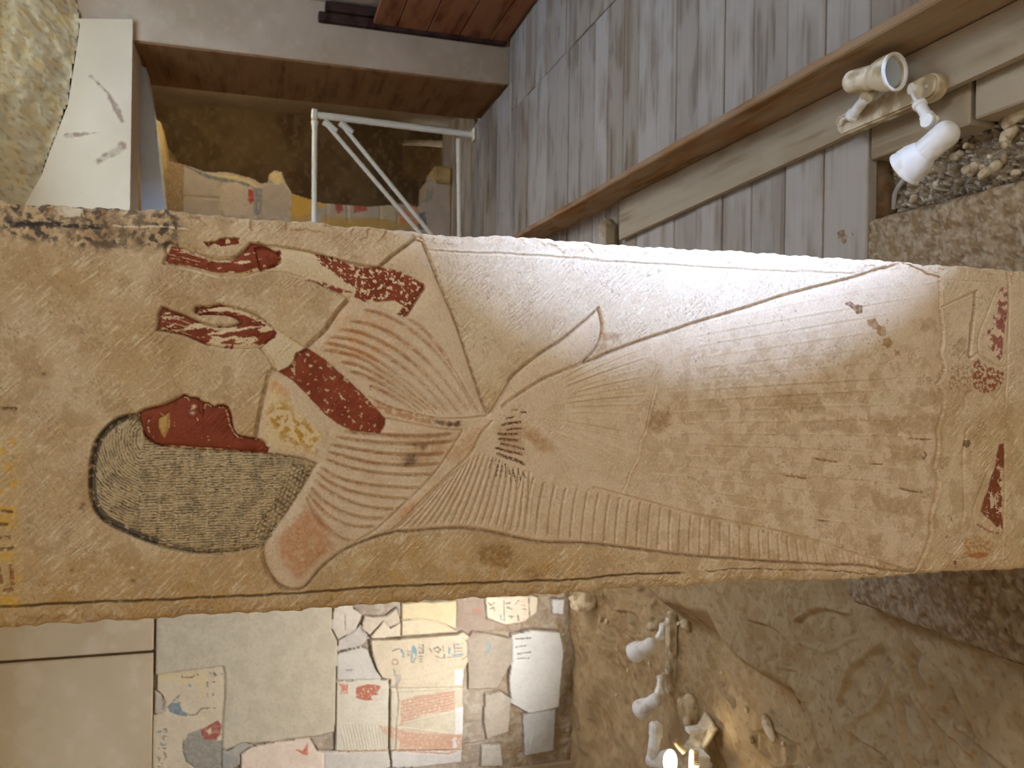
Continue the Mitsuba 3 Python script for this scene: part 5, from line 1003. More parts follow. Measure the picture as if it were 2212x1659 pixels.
# ---------------------------------------------------------------- relief wall at the left
W = Relief(-2.06, -0.50, -.20, 1.968, 0.004)
X, Z = W.X, W.Z
W.C[:] = lin(176, 160, 142)
W.paint(ss(.4, .6, fb(X, Z, .12, 4, 801)) * .6, lin(154, 138, 120)); W.paint(ss(.5, .64, fb(X, Z, .05, 4, 802)) * .5, lin(196, 186, 170))
W.H = -.012 + .016 * (fb(X, Z, .10, 5, 803) - .5) + .010 * (fb(X, Z, .03, 3, 804, math.pi / 2, 3) - .5)
low_ = ss(.34, .26, Z + .04 * (fb(X, Z, .1, 3, 805) - .5))
W.H += low_ * (.05 * (fb(X, Z, .09, 4, 806) - .5) - .01)
W.paint(low_ * .55, lin(170, 152, 126))
blocks = {}
def block(n, poly, color, proud=.008, bev=.008, rough=.003, wob=.004, label=None, var=1.0):
    m = W.mask(poly)
    d = ndi.distance_transform_edt(m) * W.res
    d2 = ndi.distance_transform_edt(~m) * W.res
    jit = proud + .006 * (np.random.default_rng(n).random() - .5)
    W.H = np.where(m, jit - .008 * np.clip(1 - d / bev, 0, 1) ** 2 + rough * .9 * (fb(X, Z, .05, 3, 820 + n) - .5), W.H)
    W.cut = np.where(m, 0, np.maximum(W.cut, .012 * np.clip(1 - d2 / .009, 0, 1)))
    W.paint(m.astype(float), lin(*color))
    W.paint(m * ss(.38, .66, fb(X, Z, .08, 4, 840 + n)) * .5 * var, lin(*[max(c - 14, 0) for c in color])); W.paint(m * ss(.5, .7, fb(X, Z, .02, 4, 860 + n)) * .35 * var, lin(*[max(c - 22, 0) for c in color]))
    W.L[m] = n; blocks[n] = label
CR_, GRY, PLN = (212, 196, 168), (188, 178, 166), (198, 186, 162)
block(1, [(-0.8364,1.9677),(-0.8729,1.1388),(-0.9654,1.1466),(-1.1482,1.1492),(-1.2422,1.1491),(-1.298,1.1206),(-1.3586,1.1198),(-1.4993,1.1257),(-1.6946,1.1229),(-1.7543,1.1306),(-1.7652,1.206),(-1.7676,1.3354),(-1.7714,1.3992),(-1.7757,1.3964),(-1.7654,1.5694),(-1.7916,1.6462),(-1.79,1.6608),(-1.646,1.6628),(-1.5414,1.6554),(-1.4198,1.6552),(-1.3847,1.6633),(-1.3915,1.8262),(-1.4009,1.9523),(-1.3981,1.9602)], PLN, .012, .014, .002, label='large blank plaster fill block')
block(2, [(-1.4021,1.9523),(-1.3927,1.8262),(-1.3859,1.6633),(-1.4198,1.6552),(-1.5414,1.6554),(-1.646,1.6628),(-1.878,1.6596),(-1.8422,1.9684),(-1.5914,1.9718),(-1.5863,1.9424),(-1.5407,1.9209),(-1.5002,1.9288),(-1.4697,1.9587)], CR_, .006, label='painted block with a blue winged sign, a red face and a grey wig')
block(3, [(-1.473,1.966),(-1.4992,1.9399),(-1.5326,1.9229),(-1.5718,1.9279),(-1.5856,1.9498),(-1.5802,1.9646)], (196, 184, 168), .004)
block(4, [(-1.7907,1.6578),(-1.7985,1.6385),(-1.7755,1.5886),(-1.767,1.5538),(-1.7872,1.5262),(-1.8216,1.5764),(-1.8667,1.5738),(-1.8842,1.6064),(-1.8782,1.6581)], (178, 172, 160), .0)
block(5, [(-1.8227,1.5744),(-1.7886,1.5243),(-1.7798,1.3963),(-1.7723,1.2559),(-1.8499,1.2101),(-1.8612,1.0937),(-1.9444,1.09),(-1.9336,1.3969),(-1.9132,1.5709)], (226, 206, 186), .004, label='pale block with a red painted tip')
block(6, [(-1.1127,1.1399),(-1.2309,1.1484),(-1.2925,1.1171),(-1.2535,1.0308),(-1.1786,0.9984),(-1.1446,1.0426),(-1.1079,1.0483)], (212, 200, 182), .004)
block(7, [(-1.2978,1.1145),(-1.2573,1.0281),(-1.2274,1.008),(-1.2473,0.9845),(-1.3008,0.9656),(-1.3387,1.0038),(-1.3516,1.1213)], (198, 188, 176), .002)
block(8, [(-1.3646,1.1201),(-1.3439,1.0037),(-1.3634,0.9673),(-1.4609,0.9243),(-1.5055,0.8923),(-1.5153,0.913),(-1.4993,1.1167)], (204, 196, 184), .006)
block(9, [(-1.1871,0.9879),(-1.1929,0.9386),(-1.1943,0.8758),(-1.1529,0.8238),(-1.2282,0.8015),(-1.2548,0.8749),(-1.2143,0.8913),(-1.2805,0.9581),(-1.2464,0.9974),(-1.2153,0.9953)], (210, 194, 172), .003)
block(10, [(-1.2887,0.9528),(-1.2197,0.8886),(-1.2562,0.8539),(-1.2308,0.8015),(-1.2969,0.8005),(-1.3021,0.9474)], (220, 204, 178), .006)
block(11, [(-1.2208,0.7937),(-1.2163,0.7003),(-1.2391,0.5973),(-1.2964,0.5033),(-1.2997,0.7978)], (220, 204, 172), .006)
block(12, [(-1.1337,0.7923),(-1.1399,0.5112),(-1.2855,0.5062),(-1.2364,0.5973),(-1.2136,0.7004),(-1.2155,0.7937)], (220, 202, 162), .004)
block(13, [(-1.312,0.955),(-1.3125,0.8029),(-1.3126,0.5031),(-1.2986,0.4729),(-1.3394,0.4307),(-1.4262,0.4267),(-1.4937,0.4617),(-1.5902,0.4686),(-1.5611,0.8574),(-1.5197,0.8501),(-1.5003,0.8924),(-1.4561,0.9191),(-1.3863,0.941)], CR_, .008, label='block with a painted oval name ring')
block(14, [(-1.5042,1.1202),(-1.5192,0.8553),(-1.5664,0.8573),(-1.8769,0.8554),(-1.8558,1.1192)], (212, 202, 182), .006, label='block with a red arm and pleated skirt')
block(15, [(-1.5644,0.8494),(-1.5956,0.4685),(-1.7688,0.4632),(-1.9193,0.4692),(-1.8778,0.8475)], (210, 198, 174), .007, label='block with two orange skirts')
block(16, [(-1.8548,1.1748),(-1.8822,0.8553),(-1.9625,0.8436),(-1.9855,0.9167),(-1.9554,1.1734)], (204, 196, 184), .003)
block(17, [(-1.8847,0.8421),(-1.9223,0.4664),(-1.9838,0.471),(-1.9837,0.7052),(-1.969,0.833)], (206, 200, 190), .003)
block(18, [(-1.3324,0.2047),(-1.3169,0.0886),(-1.3405,-0.0644),(-1.4441,-0.0891),(-1.5308,-0.0827),(-1.7402,-0.0667),(-1.77,0.0892),(-1.6967,0.2029),(-1.5775,0.2195),(-1.493,0.2059)], (214, 210, 202), .012, label='bright white plaster patch', var=.6)
block(19, [(-1.1273,0.3553),(-1.1354,0.0914),(-1.1446,0.0572),(-1.2233,0.0673),(-1.2692,0.1345),(-1.2765,0.2389),(-1.2413,0.3426)], (218, 202, 176), .004, label='fragment with small painted signs')
block(20, [(-1.6372,0.3476),(-1.6342,0.2632),(-1.6789,0.2031),(-1.849,0.2154),(-1.8793,0.333),(-1.7782,0.3528)], (190, 178, 160), .006)
block(21, [(-1.9116,0.3618),(-1.9156,0.2589),(-2.0314,0.2424),(-2.017,0.3675)], (200, 192, 180), .003)
block(22, [(-1.1638,-0.0232),(-1.1679,-0.0926),(-1.2402,-0.086),(-1.2368,-0.032)], (226, 222, 216), .004)
block(23, [(-1.3065,0.4217),(-1.3192,0.3414),(-1.3577,0.2006),(-1.4721,0.1988),(-1.6151,0.2782),(-1.6078,0.4389),(-1.3467,0.4501)], (172, 158, 140), .0)
block(24, [(-1.7713,0.1344),(-1.7536,-0.0553),(-1.9773,-0.0434),(-1.9885,0.1161)], (200, 198, 194), .002)
def wp(poly, c, a=.9, seed=900, wear=.0):
    m = W.soft(poly, .004, .012, .0025, seed)
    f = ss(wear - .03, wear + .03, fb(X, Z, .012, 4, seed + 1)) if wear else .75 + .25 * ss(.35, .6, fb(X, Z, .02, 3, seed + 1))
    W.paint(m * a * f, lin(*c))
def ws(ln, c, w=.004, depth=.003, a=.85):
    W.groove(ln, w * 1.2, depth); W.stroke(ln, w, lin(*c), a, .25, 905, .03, .01)
BLUE, DK, RD, OR = (116, 134, 142), (112, 104, 94), (158, 84, 74), (196, 152, 126)
# vulture block
wp([(-1.3952,1.9487),(-1.401,1.7356),(-1.4534,1.7349),(-1.5401,1.7564),(-1.4582,1.7726),(-1.4391,1.9001),(-1.4273,1.9446)], (214, 192, 142), .6, 910)
wp([(-1.5537,1.9096),(-1.5409,1.8764),(-1.539,1.8541),(-1.5632,1.8519),(-1.5801,1.8423),(-1.5965,1.8178),(-1.6059,1.8233),(-1.5983,1.8607),(-1.5787,1.8982)], BLUE, .95, 911)
wp([(-1.6771,1.7545),(-1.6608,1.7168),(-1.6432,1.6828),(-1.6745,1.6613),(-1.6978,1.6705),(-1.7104,1.6665),(-1.7209,1.6817),(-1.7327,1.6853),(-1.7363,1.7082),(-1.729,1.7387),(-1.7053,1.7541)], RD, .95, 912)
wp([(-1.6749,1.7565),(-1.6763,1.7621),(-1.695,1.8146),(-1.7253,1.831),(-1.7769,1.834),(-1.8225,1.8203),(-1.859,1.7822),(-1.8754,1.7442),(-1.8852,1.6603),(-1.7433,1.6615),(-1.7383,1.7081),(-1.7311,1.7386),(-1.7093,1.7541)], (142, 137, 128), .95, 913)
wp([(-1.8043,1.6591),(-1.8289,1.584),(-1.8665,1.5757),(-1.8793,1.6065),(-1.8816,1.6565)], (154, 150, 142), .8, 914)
wp([(-1.6915,1.7316),(-1.6733,1.7128),(-1.6979,1.7087),(-1.7008,1.7201)], (220, 204, 176), .9, 915)
for ln in ([(-1.4119,1.8446),(-1.4239,1.8444),(-1.4264,1.7919),(-1.4145,1.7902)], [(-1.4096,1.7771),(-1.4201,1.7713)], [(-1.4103,1.7203),(-1.4191,1.7125),(-1.4268,1.7162)], [(-1.4116,1.705),(-1.425,1.6896),(-1.4284,1.6972),(-1.416,1.7011)], [(-1.4574,1.712),(-1.4589,1.6948)], [(-1.4539,1.7292),(-1.478,1.7307)], [(-1.5104,1.7284),(-1.5286,1.7281)], [(-1.5066,1.7045),(-1.527,1.7015)], [(-1.4189,1.6667),(-1.4254,1.6609)],
           [(-1.721,1.8329),(-1.7768,1.8352),(-1.8245,1.8203),(-1.859,1.7822)], [(-1.5548,1.8985),(-1.5362,1.8839),(-1.507,1.8545)], [(-1.6067,1.8158),(-1.6064,1.7782),(-1.5804,1.7559),(-1.5849,1.6874)], [(-1.5158,1.9323),(-1.5405,1.9227),(-1.5715,1.9316)]): ws(ln, DK)
for ln in ([(-1.6743,1.956),(-1.671,1.9302)], [(-1.7259,1.9369),(-1.739,1.9256),(-1.7366,1.9109)], [(-1.4586,1.814),(-1.4713,1.8063)]): ws(ln, (110, 146, 160), .006)
for ln in ([(-1.6634,1.9266),(-1.6609,1.9119),(-1.6773,1.908),(-1.6757,1.9228)], [(-1.6952,1.9262),(-1.6968,1.9114)], [(-1.6988,1.9298),(-1.7119,1.9186)], [(-1.7505,1.9476),(-1.7546,1.9106)], [(-1.7883,1.9471),(-1.809,1.9394)], [(-1.7713,1.9215),(-1.7924,1.9101),(-1.8071,1.921)], [(-1.8376,1.9501),(-1.8373,1.9354)], [(-1.8222,1.9282),(-1.8403,1.9261)], [(-1.8166,1.943),(-1.7935,1.9359)]): ws(ln, (126, 118, 104), .0035)
wp([(-1.8216,1.3158),(-1.8335,1.2834),(-1.7988,1.2576),(-1.8491,1.2548),(-1.8565,1.2628),(-1.843,1.2913)], (190, 92, 66), .9, 916)
# name ring block
for ln, c, w in (([(-1.3727,0.8443),(-1.364,0.8207),(-1.3629,0.7995)], DK, .004), ([(-1.3656,0.7995),(-1.3906,0.7832),(-1.4142,0.7855)], (110, 150, 160), .006), ([(-1.3814,0.7647),(-1.38,0.7488)], DK, .003), ([(-1.392,0.7646),(-1.3906,0.7486)], DK, .003), ([(-1.4,0.7645),(-1.3986,0.7485)], DK, .003), ([(-1.3518,0.7358),(-1.3716,0.7195),(-1.4035,0.719),(-1.4346,0.7293),(-1.4379,0.7399),(-1.391,0.7433),(-1.3544,0.7369)], (110, 150, 164), .005),
                 ([(-1.3516,0.7037),(-1.3532,0.6822),(-1.3931,0.6816),(-1.3941,0.7031),(-1.3569,0.7036)], DK, .004), ([(-1.363,0.6928),(-1.3844,0.6914)], DK, .004), ([(-1.4099,0.7055),(-1.4118,0.6813)], DK, .004), ([(-1.4234,0.7027),(-1.4249,0.6838)], DK, .004), ([(-1.4345,0.6971),(-1.4422,0.6863)], DK, .004),
                 ([(-1.3786,0.6278),(-1.3695,0.6062),(-1.3814,0.5897),(-1.3967,0.6004),(-1.3897,0.6222)], DK, .006), ([(-1.3716,0.6496),(-1.3938,0.6384)], (150, 128, 96), .004), ([(-1.4106,0.6273),(-1.4266,0.5945)], (150, 128, 96), .004), ([(-1.3662,0.579),(-1.3934,0.5732)], (150, 128, 96), .004), ([(-1.407,0.5703),(-1.4285,0.5699),(-1.4297,0.589)], DK, .003),
                 ([(-1.3742,0.5434),(-1.4117,0.5445)], (110, 150, 164), .006), ([(-1.4271,0.5536),(-1.4286,0.5344)], DK, .004), ([(-1.363,0.5134),(-1.3634,0.472)], (110, 150, 164), .004), ([(-1.3819,0.5131),(-1.3837,0.4744)], DK, .003), ([(-1.398,0.5128),(-1.4012,0.4714)], (120, 150, 160), .003), ([(-1.4156,0.5291),(-1.4187,0.4684)], (120, 150, 160), .005), ([(-1.4247,0.5289),(-1.429,0.4738)], (120, 150, 160), .003),
                 ([(-1.3599,0.5189),(-1.4086,0.5154)], DK, .003), ([(-1.4464,0.479),(-1.4324,0.4516),(-1.4091,0.438),(-1.36,0.4443),(-1.3312,0.4697)], (150, 130, 104), .004), ([(-1.4257,0.8409),(-1.4155,0.8358),(-1.4168,0.8199),(-1.4306,0.8118),(-1.4432,0.8195),(-1.4419,0.8354),(-1.4282,0.8419)], (170, 138, 104), .005), ([(-1.4658,0.8324),(-1.5006,0.8266)], DK, .004), ([(-1.304,0.9577),(-1.3115,0.8029)], (170, 148, 112), .004)):
    ws(ln, c, w)
wp([(-1.4955,0.8241),(-1.4925,0.7977),(-1.524,0.7998),(-1.5541,0.8179),(-1.5613,0.8547),(-1.546,0.8497),(-1.543,0.8234)], (168, 158, 148), .8, 920)
wp([(-1.3541,0.7411),(-1.3688,0.7222),(-1.3927,0.7219),(-1.3914,0.7379)], (116, 156, 168), .9, 921)
# skirts
wp([(-1.5155,1.1088),(-1.5219,1.0654),(-1.5658,1.0673),(-1.5652,1.103),(-1.5402,1.0932)], (200, 118, 92), .85, 922, .42); wp([(-1.5413,1.0215),(-1.5298,0.9752),(-1.5356,0.9388),(-1.5471,0.8969),(-1.5763,0.9226),(-1.5877,0.912),(-1.5896,0.9484),(-1.6084,0.943),(-1.6082,0.9741),(-1.5904,1.0259)], (176, 96, 72), .9, 923, .36)
wp([(-1.6302,0.793),(-1.6113,0.7106),(-1.6076,0.5152),(-1.6992,0.5139),(-1.7097,0.6823),(-1.7485,0.7992)], OR, .72, 924, .40); wp([(-1.7457,0.9045),(-1.7579,0.8361),(-1.7856,0.7721),(-1.8054,0.7345),(-1.835,0.476),(-1.8974,0.4723),(-1.9189,0.5216),(-1.8854,0.8025),(-1.8416,0.7926),(-1.8096,0.8459),(-1.7736,0.8884)], OR, .72, 925, .40)
wp([(-1.4947,0.5141),(-1.4928,0.4728),(-1.5686,0.4689),(-1.5699,0.5158)], (226, 222, 216), .9, 926); wp([(-1.6995,0.5111),(-1.6929,0.4671),(-1.828,0.4651),(-1.8291,0.5064)], (228, 226, 222), .9, 927); wp([(-1.8546,0.5198),(-1.851,0.5033),(-1.8995,0.5026),(-1.8974,0.5219)], (228, 224, 222), .9, 928)
def lines(P, Q, n, c, w=.0022, depth=.003):
    for k, (a_, b_) in enumerate(zip(resample(P, n), resample(Q, n))): W.groove([a_, b_], w * 1.5, depth); W.stroke([a_, b_], w, lin(*c), .5, .3, 930 + k, .03)
lines([(-1.7201,1.1059),(-1.7516,0.8467)], [(-1.8504,1.0735),(-1.8746,0.8291)], 17, (176, 160, 128)); lines([(-1.7601,0.8149),(-1.7558,0.8044)], [(-1.8271,0.4734),(-1.7191,0.475)], 12, (196, 180, 152)); lines([(-1.7728,0.7936),(-1.8616,0.8029)], [(-1.8488,0.473),(-1.9189,0.5216)], 12, (190, 112, 84)); lines([(-1.6358,0.7903),(-1.7408,0.7967)], [(-1.613,0.5151),(-1.7041,0.5193)], 7, (196, 118, 88))
lines([(-1.6005,1.1127),(-1.7041,1.1112)], [(-1.6241,0.8591),(-1.7452,0.8573)], 6, (206, 194, 170), .0016, .0015); ws([(-1.8584,1.1192),(-1.8848,0.8553),(-1.888,0.8025),(-1.9353,0.5433),(-1.919,0.472)], (196, 150, 122), .005, .006); ws([(-1.5295,0.7971),(-1.5148,0.6582),(-1.4766,0.4731)], (206, 188, 152), .003); ws([(-1.5855,0.8491),(-1.5922,0.6571),(-1.5969,0.5154)], (190, 172, 140), .003)
ws([(-1.304,0.9577),(-1.3127,0.8003),(-1.3056,0.7898),(-1.3045,0.5032)], (136, 120, 98), .006, .010)
# fragment signs and white patch signs
for ln in ([(-1.1567,0.3366),(-1.1718,0.3217),(-1.1589,0.2998)], [(-1.1926,0.3287),(-1.1833,0.3068),(-1.2015,0.2992)], [(-1.1696,0.2406),(-1.1642,0.2109)], [(-1.1879,0.2329),(-1.2004,0.2029)], [(-1.1799,0.1883),(-1.1526,0.1663)], [(-1.1822,0.1509),(-1.1871,0.1283)], [(-1.2309,0.1726),(-1.2672,0.1646)], [(-1.2347,0.2247),(-1.2402,0.1949)], [(-1.2533,0.2133),(-1.2433,0.2023)], [(-1.2041,0.143),(-1.2055,0.1205)], [(-1.1415,0.1102),(-1.2712,0.1044)], [(-1.1477,0.2483),(-1.2618,0.2466)], [(-1.3585,0.1894),(-1.3581,0.0955)], [(-1.4017,0.185),(-1.396,0.1176)], [(-1.4381,0.1769),(-1.4337,0.0944)], [(-1.4631,0.1766),(-1.4655,0.1014)]): ws(ln, (104, 98, 90), .004, .004)
for ln in ([(-1.3617,0.3408),(-1.3985,0.3219),(-1.4255,0.3399)], [(-1.225,0.2656),(-1.2536,0.263)]): ws(ln, (120, 160, 168), .007, .002)
wp([(-1.1867,0.4235),(-1.1863,0.3727),(-1.2113,0.3686),(-1.2083,0.416)], (192, 84, 74), .95, 940)
wp([(-1.1327,0.5036),(-1.1341,0.3589),(-1.2264,0.3538),(-1.2837,0.2388),(-1.3123,0.1339),(-1.3261,0.1412),(-1.3111,0.3562),(-1.3418,0.4212),(-1.2899,0.4581),(-1.2729,0.5015)], (160, 140, 122), .85, 941)
for ln in ([(-1.3111,0.3562),(-1.3261,0.1412),(-1.2692,0.1345)], [(-1.6368,0.3513),(-1.8486,0.3554)], [(-1.6503,0.3584),(-1.6335,0.2706)], [(-1.9006,0.4634),(-1.8935,0.3328)], [(-1.2243,1.0158),(-1.3006,0.9682),(-1.3746,0.9567),(-1.4609,0.9243),(-1.5046,0.9027)], [(-1.1732,1.0831),(-1.2563,1.0794)], [(-1.4537,1.074),(-1.4541,1.0382)], [(-1.5187,0.8606),(-1.5618,0.8495),(-1.6559,0.856),(-1.7307,0.8444)], [(-1.5382,0.8182),(-1.629,0.8063),(-1.7601,0.8149),(-1.881,0.8185)]): ws(ln, (136, 126, 114), .004, .006, .7)
W.paint(low_ * (W.L == 0) * ss(.5, .6, fb(X, Z, .06, 4, 950)) * .5, lin(150, 122, 84))
W.C *= (0.95 + .1 * rng.random(X.shape))[..., None]
wl = 'wall_left'
WYL = 4.30
names = {0: wl}
for n in blocks: names[n] = wl + '__stone_block' + (f'_{n - 1:03d}' if n > 1 else '')
W.emit(lambda X, H, Z: np.stack([X, WYL - H, Z], -1), 'rough_stone', names)
labels[wl] = {'label': 'patched relief wall of painted stone blocks set in grey mortar', 'kind': 'structure'}
for n, t_ in blocks.items():
    if t_: labels[names[n]] = {'label': t_}
put('core', cat_([span(-3.45, .44, WYL + .035, 4.62, -.5, 2.95, .01), span(-3.45, -2.05, WYL, 4.5, -.4, 1.97, .01), span(-.51, .44, WYL, 4.5, -.4, 1.97, .01)]), 'beige_plaster', parent=wl)
gl = [(-1.2782,2.6147),(-1.2803,2.4274),(-1.2825,2.2347),(-1.281,1.9719)]
up = cat_([span(gl[3][0], .46, WYL - .016, 4.5, 1.972, 2.96, .006), span(-3.45, gl[3][0] - .012, WYL - .020, 4.5, 1.972, 2.96, .006)])
put('restored_plaster', up, 'smooth_plaster', 'smooth restored plaster above the reliefs, split by one upright joint', parent=wl)
# ---------------------------------------------------------------- spotlights
def at_(px): return np.array(px, float)
def spotlight(root, base, elbow, joint, head, aim, rear=.0285, front=.042, dusty=False, n=''):
    """One head of a twin spotlight: wired foot, swivel tube, knuckles, bullet body with a flared ring and its glass."""
    base, elbow, joint, head, aim = map(at_, (base, elbow, joint, head, aim)); aim = aim / np.linalg.norm(aim)
    mat = 'lamp_dusty' if dusty else 'lamp_white'
    AL = float(np.linalg.norm(joint - elbow)) - .010
    arm = put('arm', cat_([lathe([(0, 0), (.0155, 0), (.0165, .004), (.0165, .010), (.0125, .012), (.0125, AL - .011), (.016, AL - .009), (.016, AL), (0, AL)], elbow, joint - elbow, 20)]), 'lamp_white', parent=root, smooth=40)
    put('wire', tube(cr([base, (base + elbow) / 2 + np.array([0, 0, .008]), elbow + (joint - elbow) * .06], 6), .0042, 8), 'lamp_white', parent=arm, smooth=60)
    put('socket', lathe([(0, -.002), (.013, -.002), (.013, .006), (.009, .007), (.009, .004), (0, .004)], base, (0, 0, 1), 16), mat, parent=arm, smooth=40)
    put('knuckle', cat_([lathe([(0, -.015), (.015, -.015), (.017, -.012), (.017, -.002), (.015, 0), (.017, .002), (.017, .012), (.015, .015), (0, .015)], joint, np.cross(joint - elbow, aim), 20)]), mat, parent=arm, smooth=40)
    L1, L2 = .085, .055
    b0 = head - aim * (L1 + L2)
    body = [(0, 0)] + [(rear * math.sin(t), rear * .9 * (1 - math.cos(t))) for t in np.linspace(.15, math.pi / 2, 8)] + [(rear, L1 * .98), (rear * 1.03, L1), (rear + .004, L1 + .004), (front * .93, L1 + .022), (front, L1 + .040), (front, L1 + L2 - .002), (front - .002, L1 + L2), (front - .0045, L1 + L2 - .001), (front - .0055, L1 + L2 - .012), (0, L1 + L2 - .014)]
    hd = put('head', lathe(body, b0, aim, 40), mat, parent=root, smooth=35)
    put('glass', lathe([(0, 0), (front - .0075, 0), (front - .0075, .002), (0, .0035)], b0 + aim * (L1 + L2 - .0125), aim, 36), 'lamp_glass', parent=hd, smooth=35)
    put('rim', lathe([(front - .0050, -.004), (front + .0016, -.004), (front + .0022, 0), (front + .0016, .002), (front - .0046, .002), (front - .0050, -.004)], b0 + aim * (L1 + L2), aim, 40), 'lamp_white', parent=hd, smooth=35)
    return hd
def bar(root, c, length, width, height, ang, mat='lamp_dusty'):
    pl = Polygon([(length / 2 - width / 2 + width / 2 * math.cos(t), width / 2 * math.sin(t)) for t in np.linspace(-math.pi / 2, math.pi / 2, 13)] + [(-length / 2 + width / 2 + width / 2 * math.cos(t), width / 2 * math.sin(t)) for t in np.linspace(math.pi / 2, 3 * math.pi / 2, 13)])
    lo = trimesh.creation.extrude_polygon(pl, height * .8)
    hi = trimesh.creation.extrude_polygon(pl.buffer(-.004), height * .2); hi.apply_translation([0, 0, height * .8])
    m = trimesh.util.concatenate([lo, hi]); m.apply_transform(rotz(ang)); m.apply_translation(c)
    k = put('base_bar', m, mat, parent=root, smooth=30)
    u = np.array([math.cos(ang), math.sin(ang), 0])
    for s in (-1, 1): put('screw', lathe([(0, 0), (.0045, 0), (.004, .0022), (0, .0022)], np.array(c) + u * s * (length / 2 - .03) + [0, 0, height], (0, 0, 1), 12), 'cable_grey', parent=k, smooth=30)
    return k
sr = thing('spotlight', 'white twin spotlight fixed on the dusty board beside the boardwalk', 'spotlight')
bar(sr, (.690, 1.712, .030), .345, .058, .030, math.pi / 2)
spotlight(sr, (.697, 1.862, .0605), (.692, 1.808, .074), (.718, 1.716, .096), (.735, 1.618, .106), (-.009, -.09, -.020), dusty=True)
spotlight(sr, (.698, 1.612, .0605), (.655, 1.583, .070), (.604, 1.552, .066), (.503, 1.590, .100), (-.055, .091, .024))
sl = thing('spotlight', 'white twin spotlight lying on the sand before the relief wall', 'spotlight')
zb = ground_z(-1.16, 3.3) + .004
bar(sl, (-1.155, 3.30, zb), .36, .055, .030, 0.02)
spotlight(sl, (-1.015, 3.30, zb + .031), (-1.030, 3.29, zb + .060), (-1.066, 3.25, zb + .092), (-1.146, 3.316, -.052), (-.065, .10, .032))
spotlight(sl, (-1.235, 3.30, zb + .031), (-1.250, 3.29, zb + .068), (-1.300, 3.25, zb + .092), (-1.396, 3.316, -.086), (-.085, .10, .033))
# lit flood lamp
fl_ = thing('flood_lamp', 'lit white flood lamp glowing on the sand at the picture rim', 'flood lamp')
scene['wall_lamp_beam'] = {'type': 'spot', 'to_world': T().look_at(origin=[-1.40, 3.06, .06], target=[-1.15, 4.3, 1.1], up=[0, 0, 1]), 'intensity': {'type': 'rgb', 'value': list((.085,.085,.086))}, 'cutoff_angle': 52.0, 'beam_width': 30.0}
wk = thing('added_lamp', 'white lamp on a tripod, added out of view to brighten the pillar edge', 'added lamp')  # unseen lamp added to brighten the right edge of the pillar
wp_, wa_ = np.array([1.38,-.75,.50]), np.array([.76,1.17,.78]) - np.array([1.38,-.75,.50]); wa_ = wa_ / np.linalg.norm(wa_)
put('head', lathe([(0, -.13), (.03, -.128), (.034, -.07), (.055, -.03), (.062, 0), (.058, .001), (.050, -.02), (0, -.03)], wp_ - wa_ * .012, wa_, 32), 'lamp_white', parent=wk, smooth=35)
put('stem', tube([wp_ - wa_ * .08, wp_ - wa_ * .08 - np.array([0, 0, .1]), wp_ - wa_ * .08 - np.array([0, 0, .22])], .009, 12), 'lamp_white', parent=wk, smooth=50)
for k in range(3):
    fo = wp_ - wa_ * .08 - np.array([0, 0, .20]); e_ = fo + np.array([.17 * math.cos(k * 2.09 + .4), .17 * math.sin(k * 2.09 + .4), -fo[2] + .008])
    put('leg', tube([fo, (fo + e_) / 2, e_], .007, 10), 'lamp_white', parent=wk, smooth=50)
scene['added_lamp_beam'] = {'type': 'spot', 'to_world': T().look_at(origin=[1.38,-.75,.50], target=[.76,1.17,.78], up=[0, 0, 1]), 'intensity': {'type': 'rgb', 'value': list((.66,.94,1.60))}, 'cutoff_angle': float(18), 'beam_width': 8.0}  # cool beam of the added lamp
fz = ground_z(-1.42, 2.95)
plate = cbox(.26, .11, .016, .004); plate.apply_transform(rotz(-.25)); plate.apply_transform(trimesh.transformations.rotation_matrix(.45, [0, 1, 0])); plate.apply_translation((-1.42, 2.97, -.155))
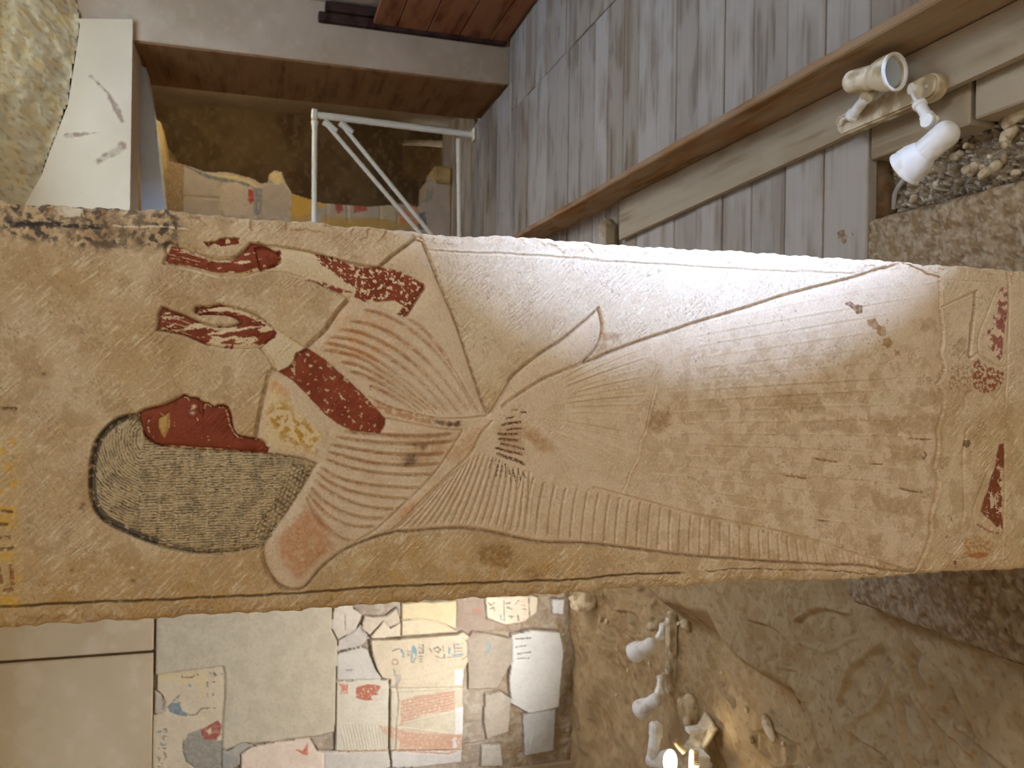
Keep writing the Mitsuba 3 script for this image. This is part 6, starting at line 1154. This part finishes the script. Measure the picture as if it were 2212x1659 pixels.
pk = put('base_plate', plate, 'lamp_dusty', parent=fl_)
put('leg', span(-1.36, -1.34, 2.95, 2.99, fz, -.12, .003), 'lamp_white', parent=fl_); put('leg', span(-1.51, -1.49, 2.97, 3.01, fz, -.19, .003), 'lamp_white', parent=fl_)
bx_ = cbox(.115, .075, .055, .006); bx_.apply_transform(rotz(-.1)); bx_.apply_translation((-1.462, 2.90, -.135))
bk = put('ballast_box', bx_, 'lamp_white', parent=fl_)
for k in range(7): put('vent', cbox(.004, .012, .022, .0006, (-1.432 + k * .0085, 2.858, -.098)), 'lamp_dusty', parent=bk)
aim_ = np.array([.22, -.80, -.42]); aim_ /= np.linalg.norm(aim_)
lc = np.array([-1.438, 2.915, -.020])
put('head', lathe([(0, -.105), (.020, -.104), (.026, -.098), (.027, -.05), (.036, -.036), (.046, -.008), (.047, 0), (.0435, .001), (.042, -.010), (0, -.014)], lc, aim_, 36), 'lamp_white', parent=fl_, smooth=35)
put('end_cap', cbox(.060, .050, .046, .010, (-1.338, 2.975, .012)), 'lamp_white', parent=fl_)
put('neck', tube([(-1.36, 2.975, .014), (-1.40, 2.972, .022), (-1.435, 2.97, .024)], .023, 16), 'lamp_white', parent=fl_, smooth=50)
put('pivot', lathe([(0, 0), (.012, 0), (.012, .055), (0, .055)], (-1.375, 2.945, -.055), (-.6, -.2, -.5), 16), 'lamp_dusty', parent=fl_, smooth=40)
lens = lathe([(.041, 0), (.030, .002), (0, .004)], lc - aim_ * .009, aim_, 36)
k_ = key_for('lens', fl_); scene[k_] = mikit.ply(lens, 'lamp_glass', smooth=True, emitter={'type': 'area', 'radiance': {'type': 'rgb', 'value': [0.6 * 1.0, 0.6 * .86, 0.6 * .62]}})
labels[k_] = {'label': 'glowing lens'}
put('lead', tube(cr([(-1.51, 2.96, -.20), (-1.56, 2.90, fz + .01), (-1.66, 2.86, fz + .012), (-1.80, 2.90, ground_z(-1.8, 2.9) + .008)], 6), .006, 8), 'lamp_white', parent=fl_, smooth=60)
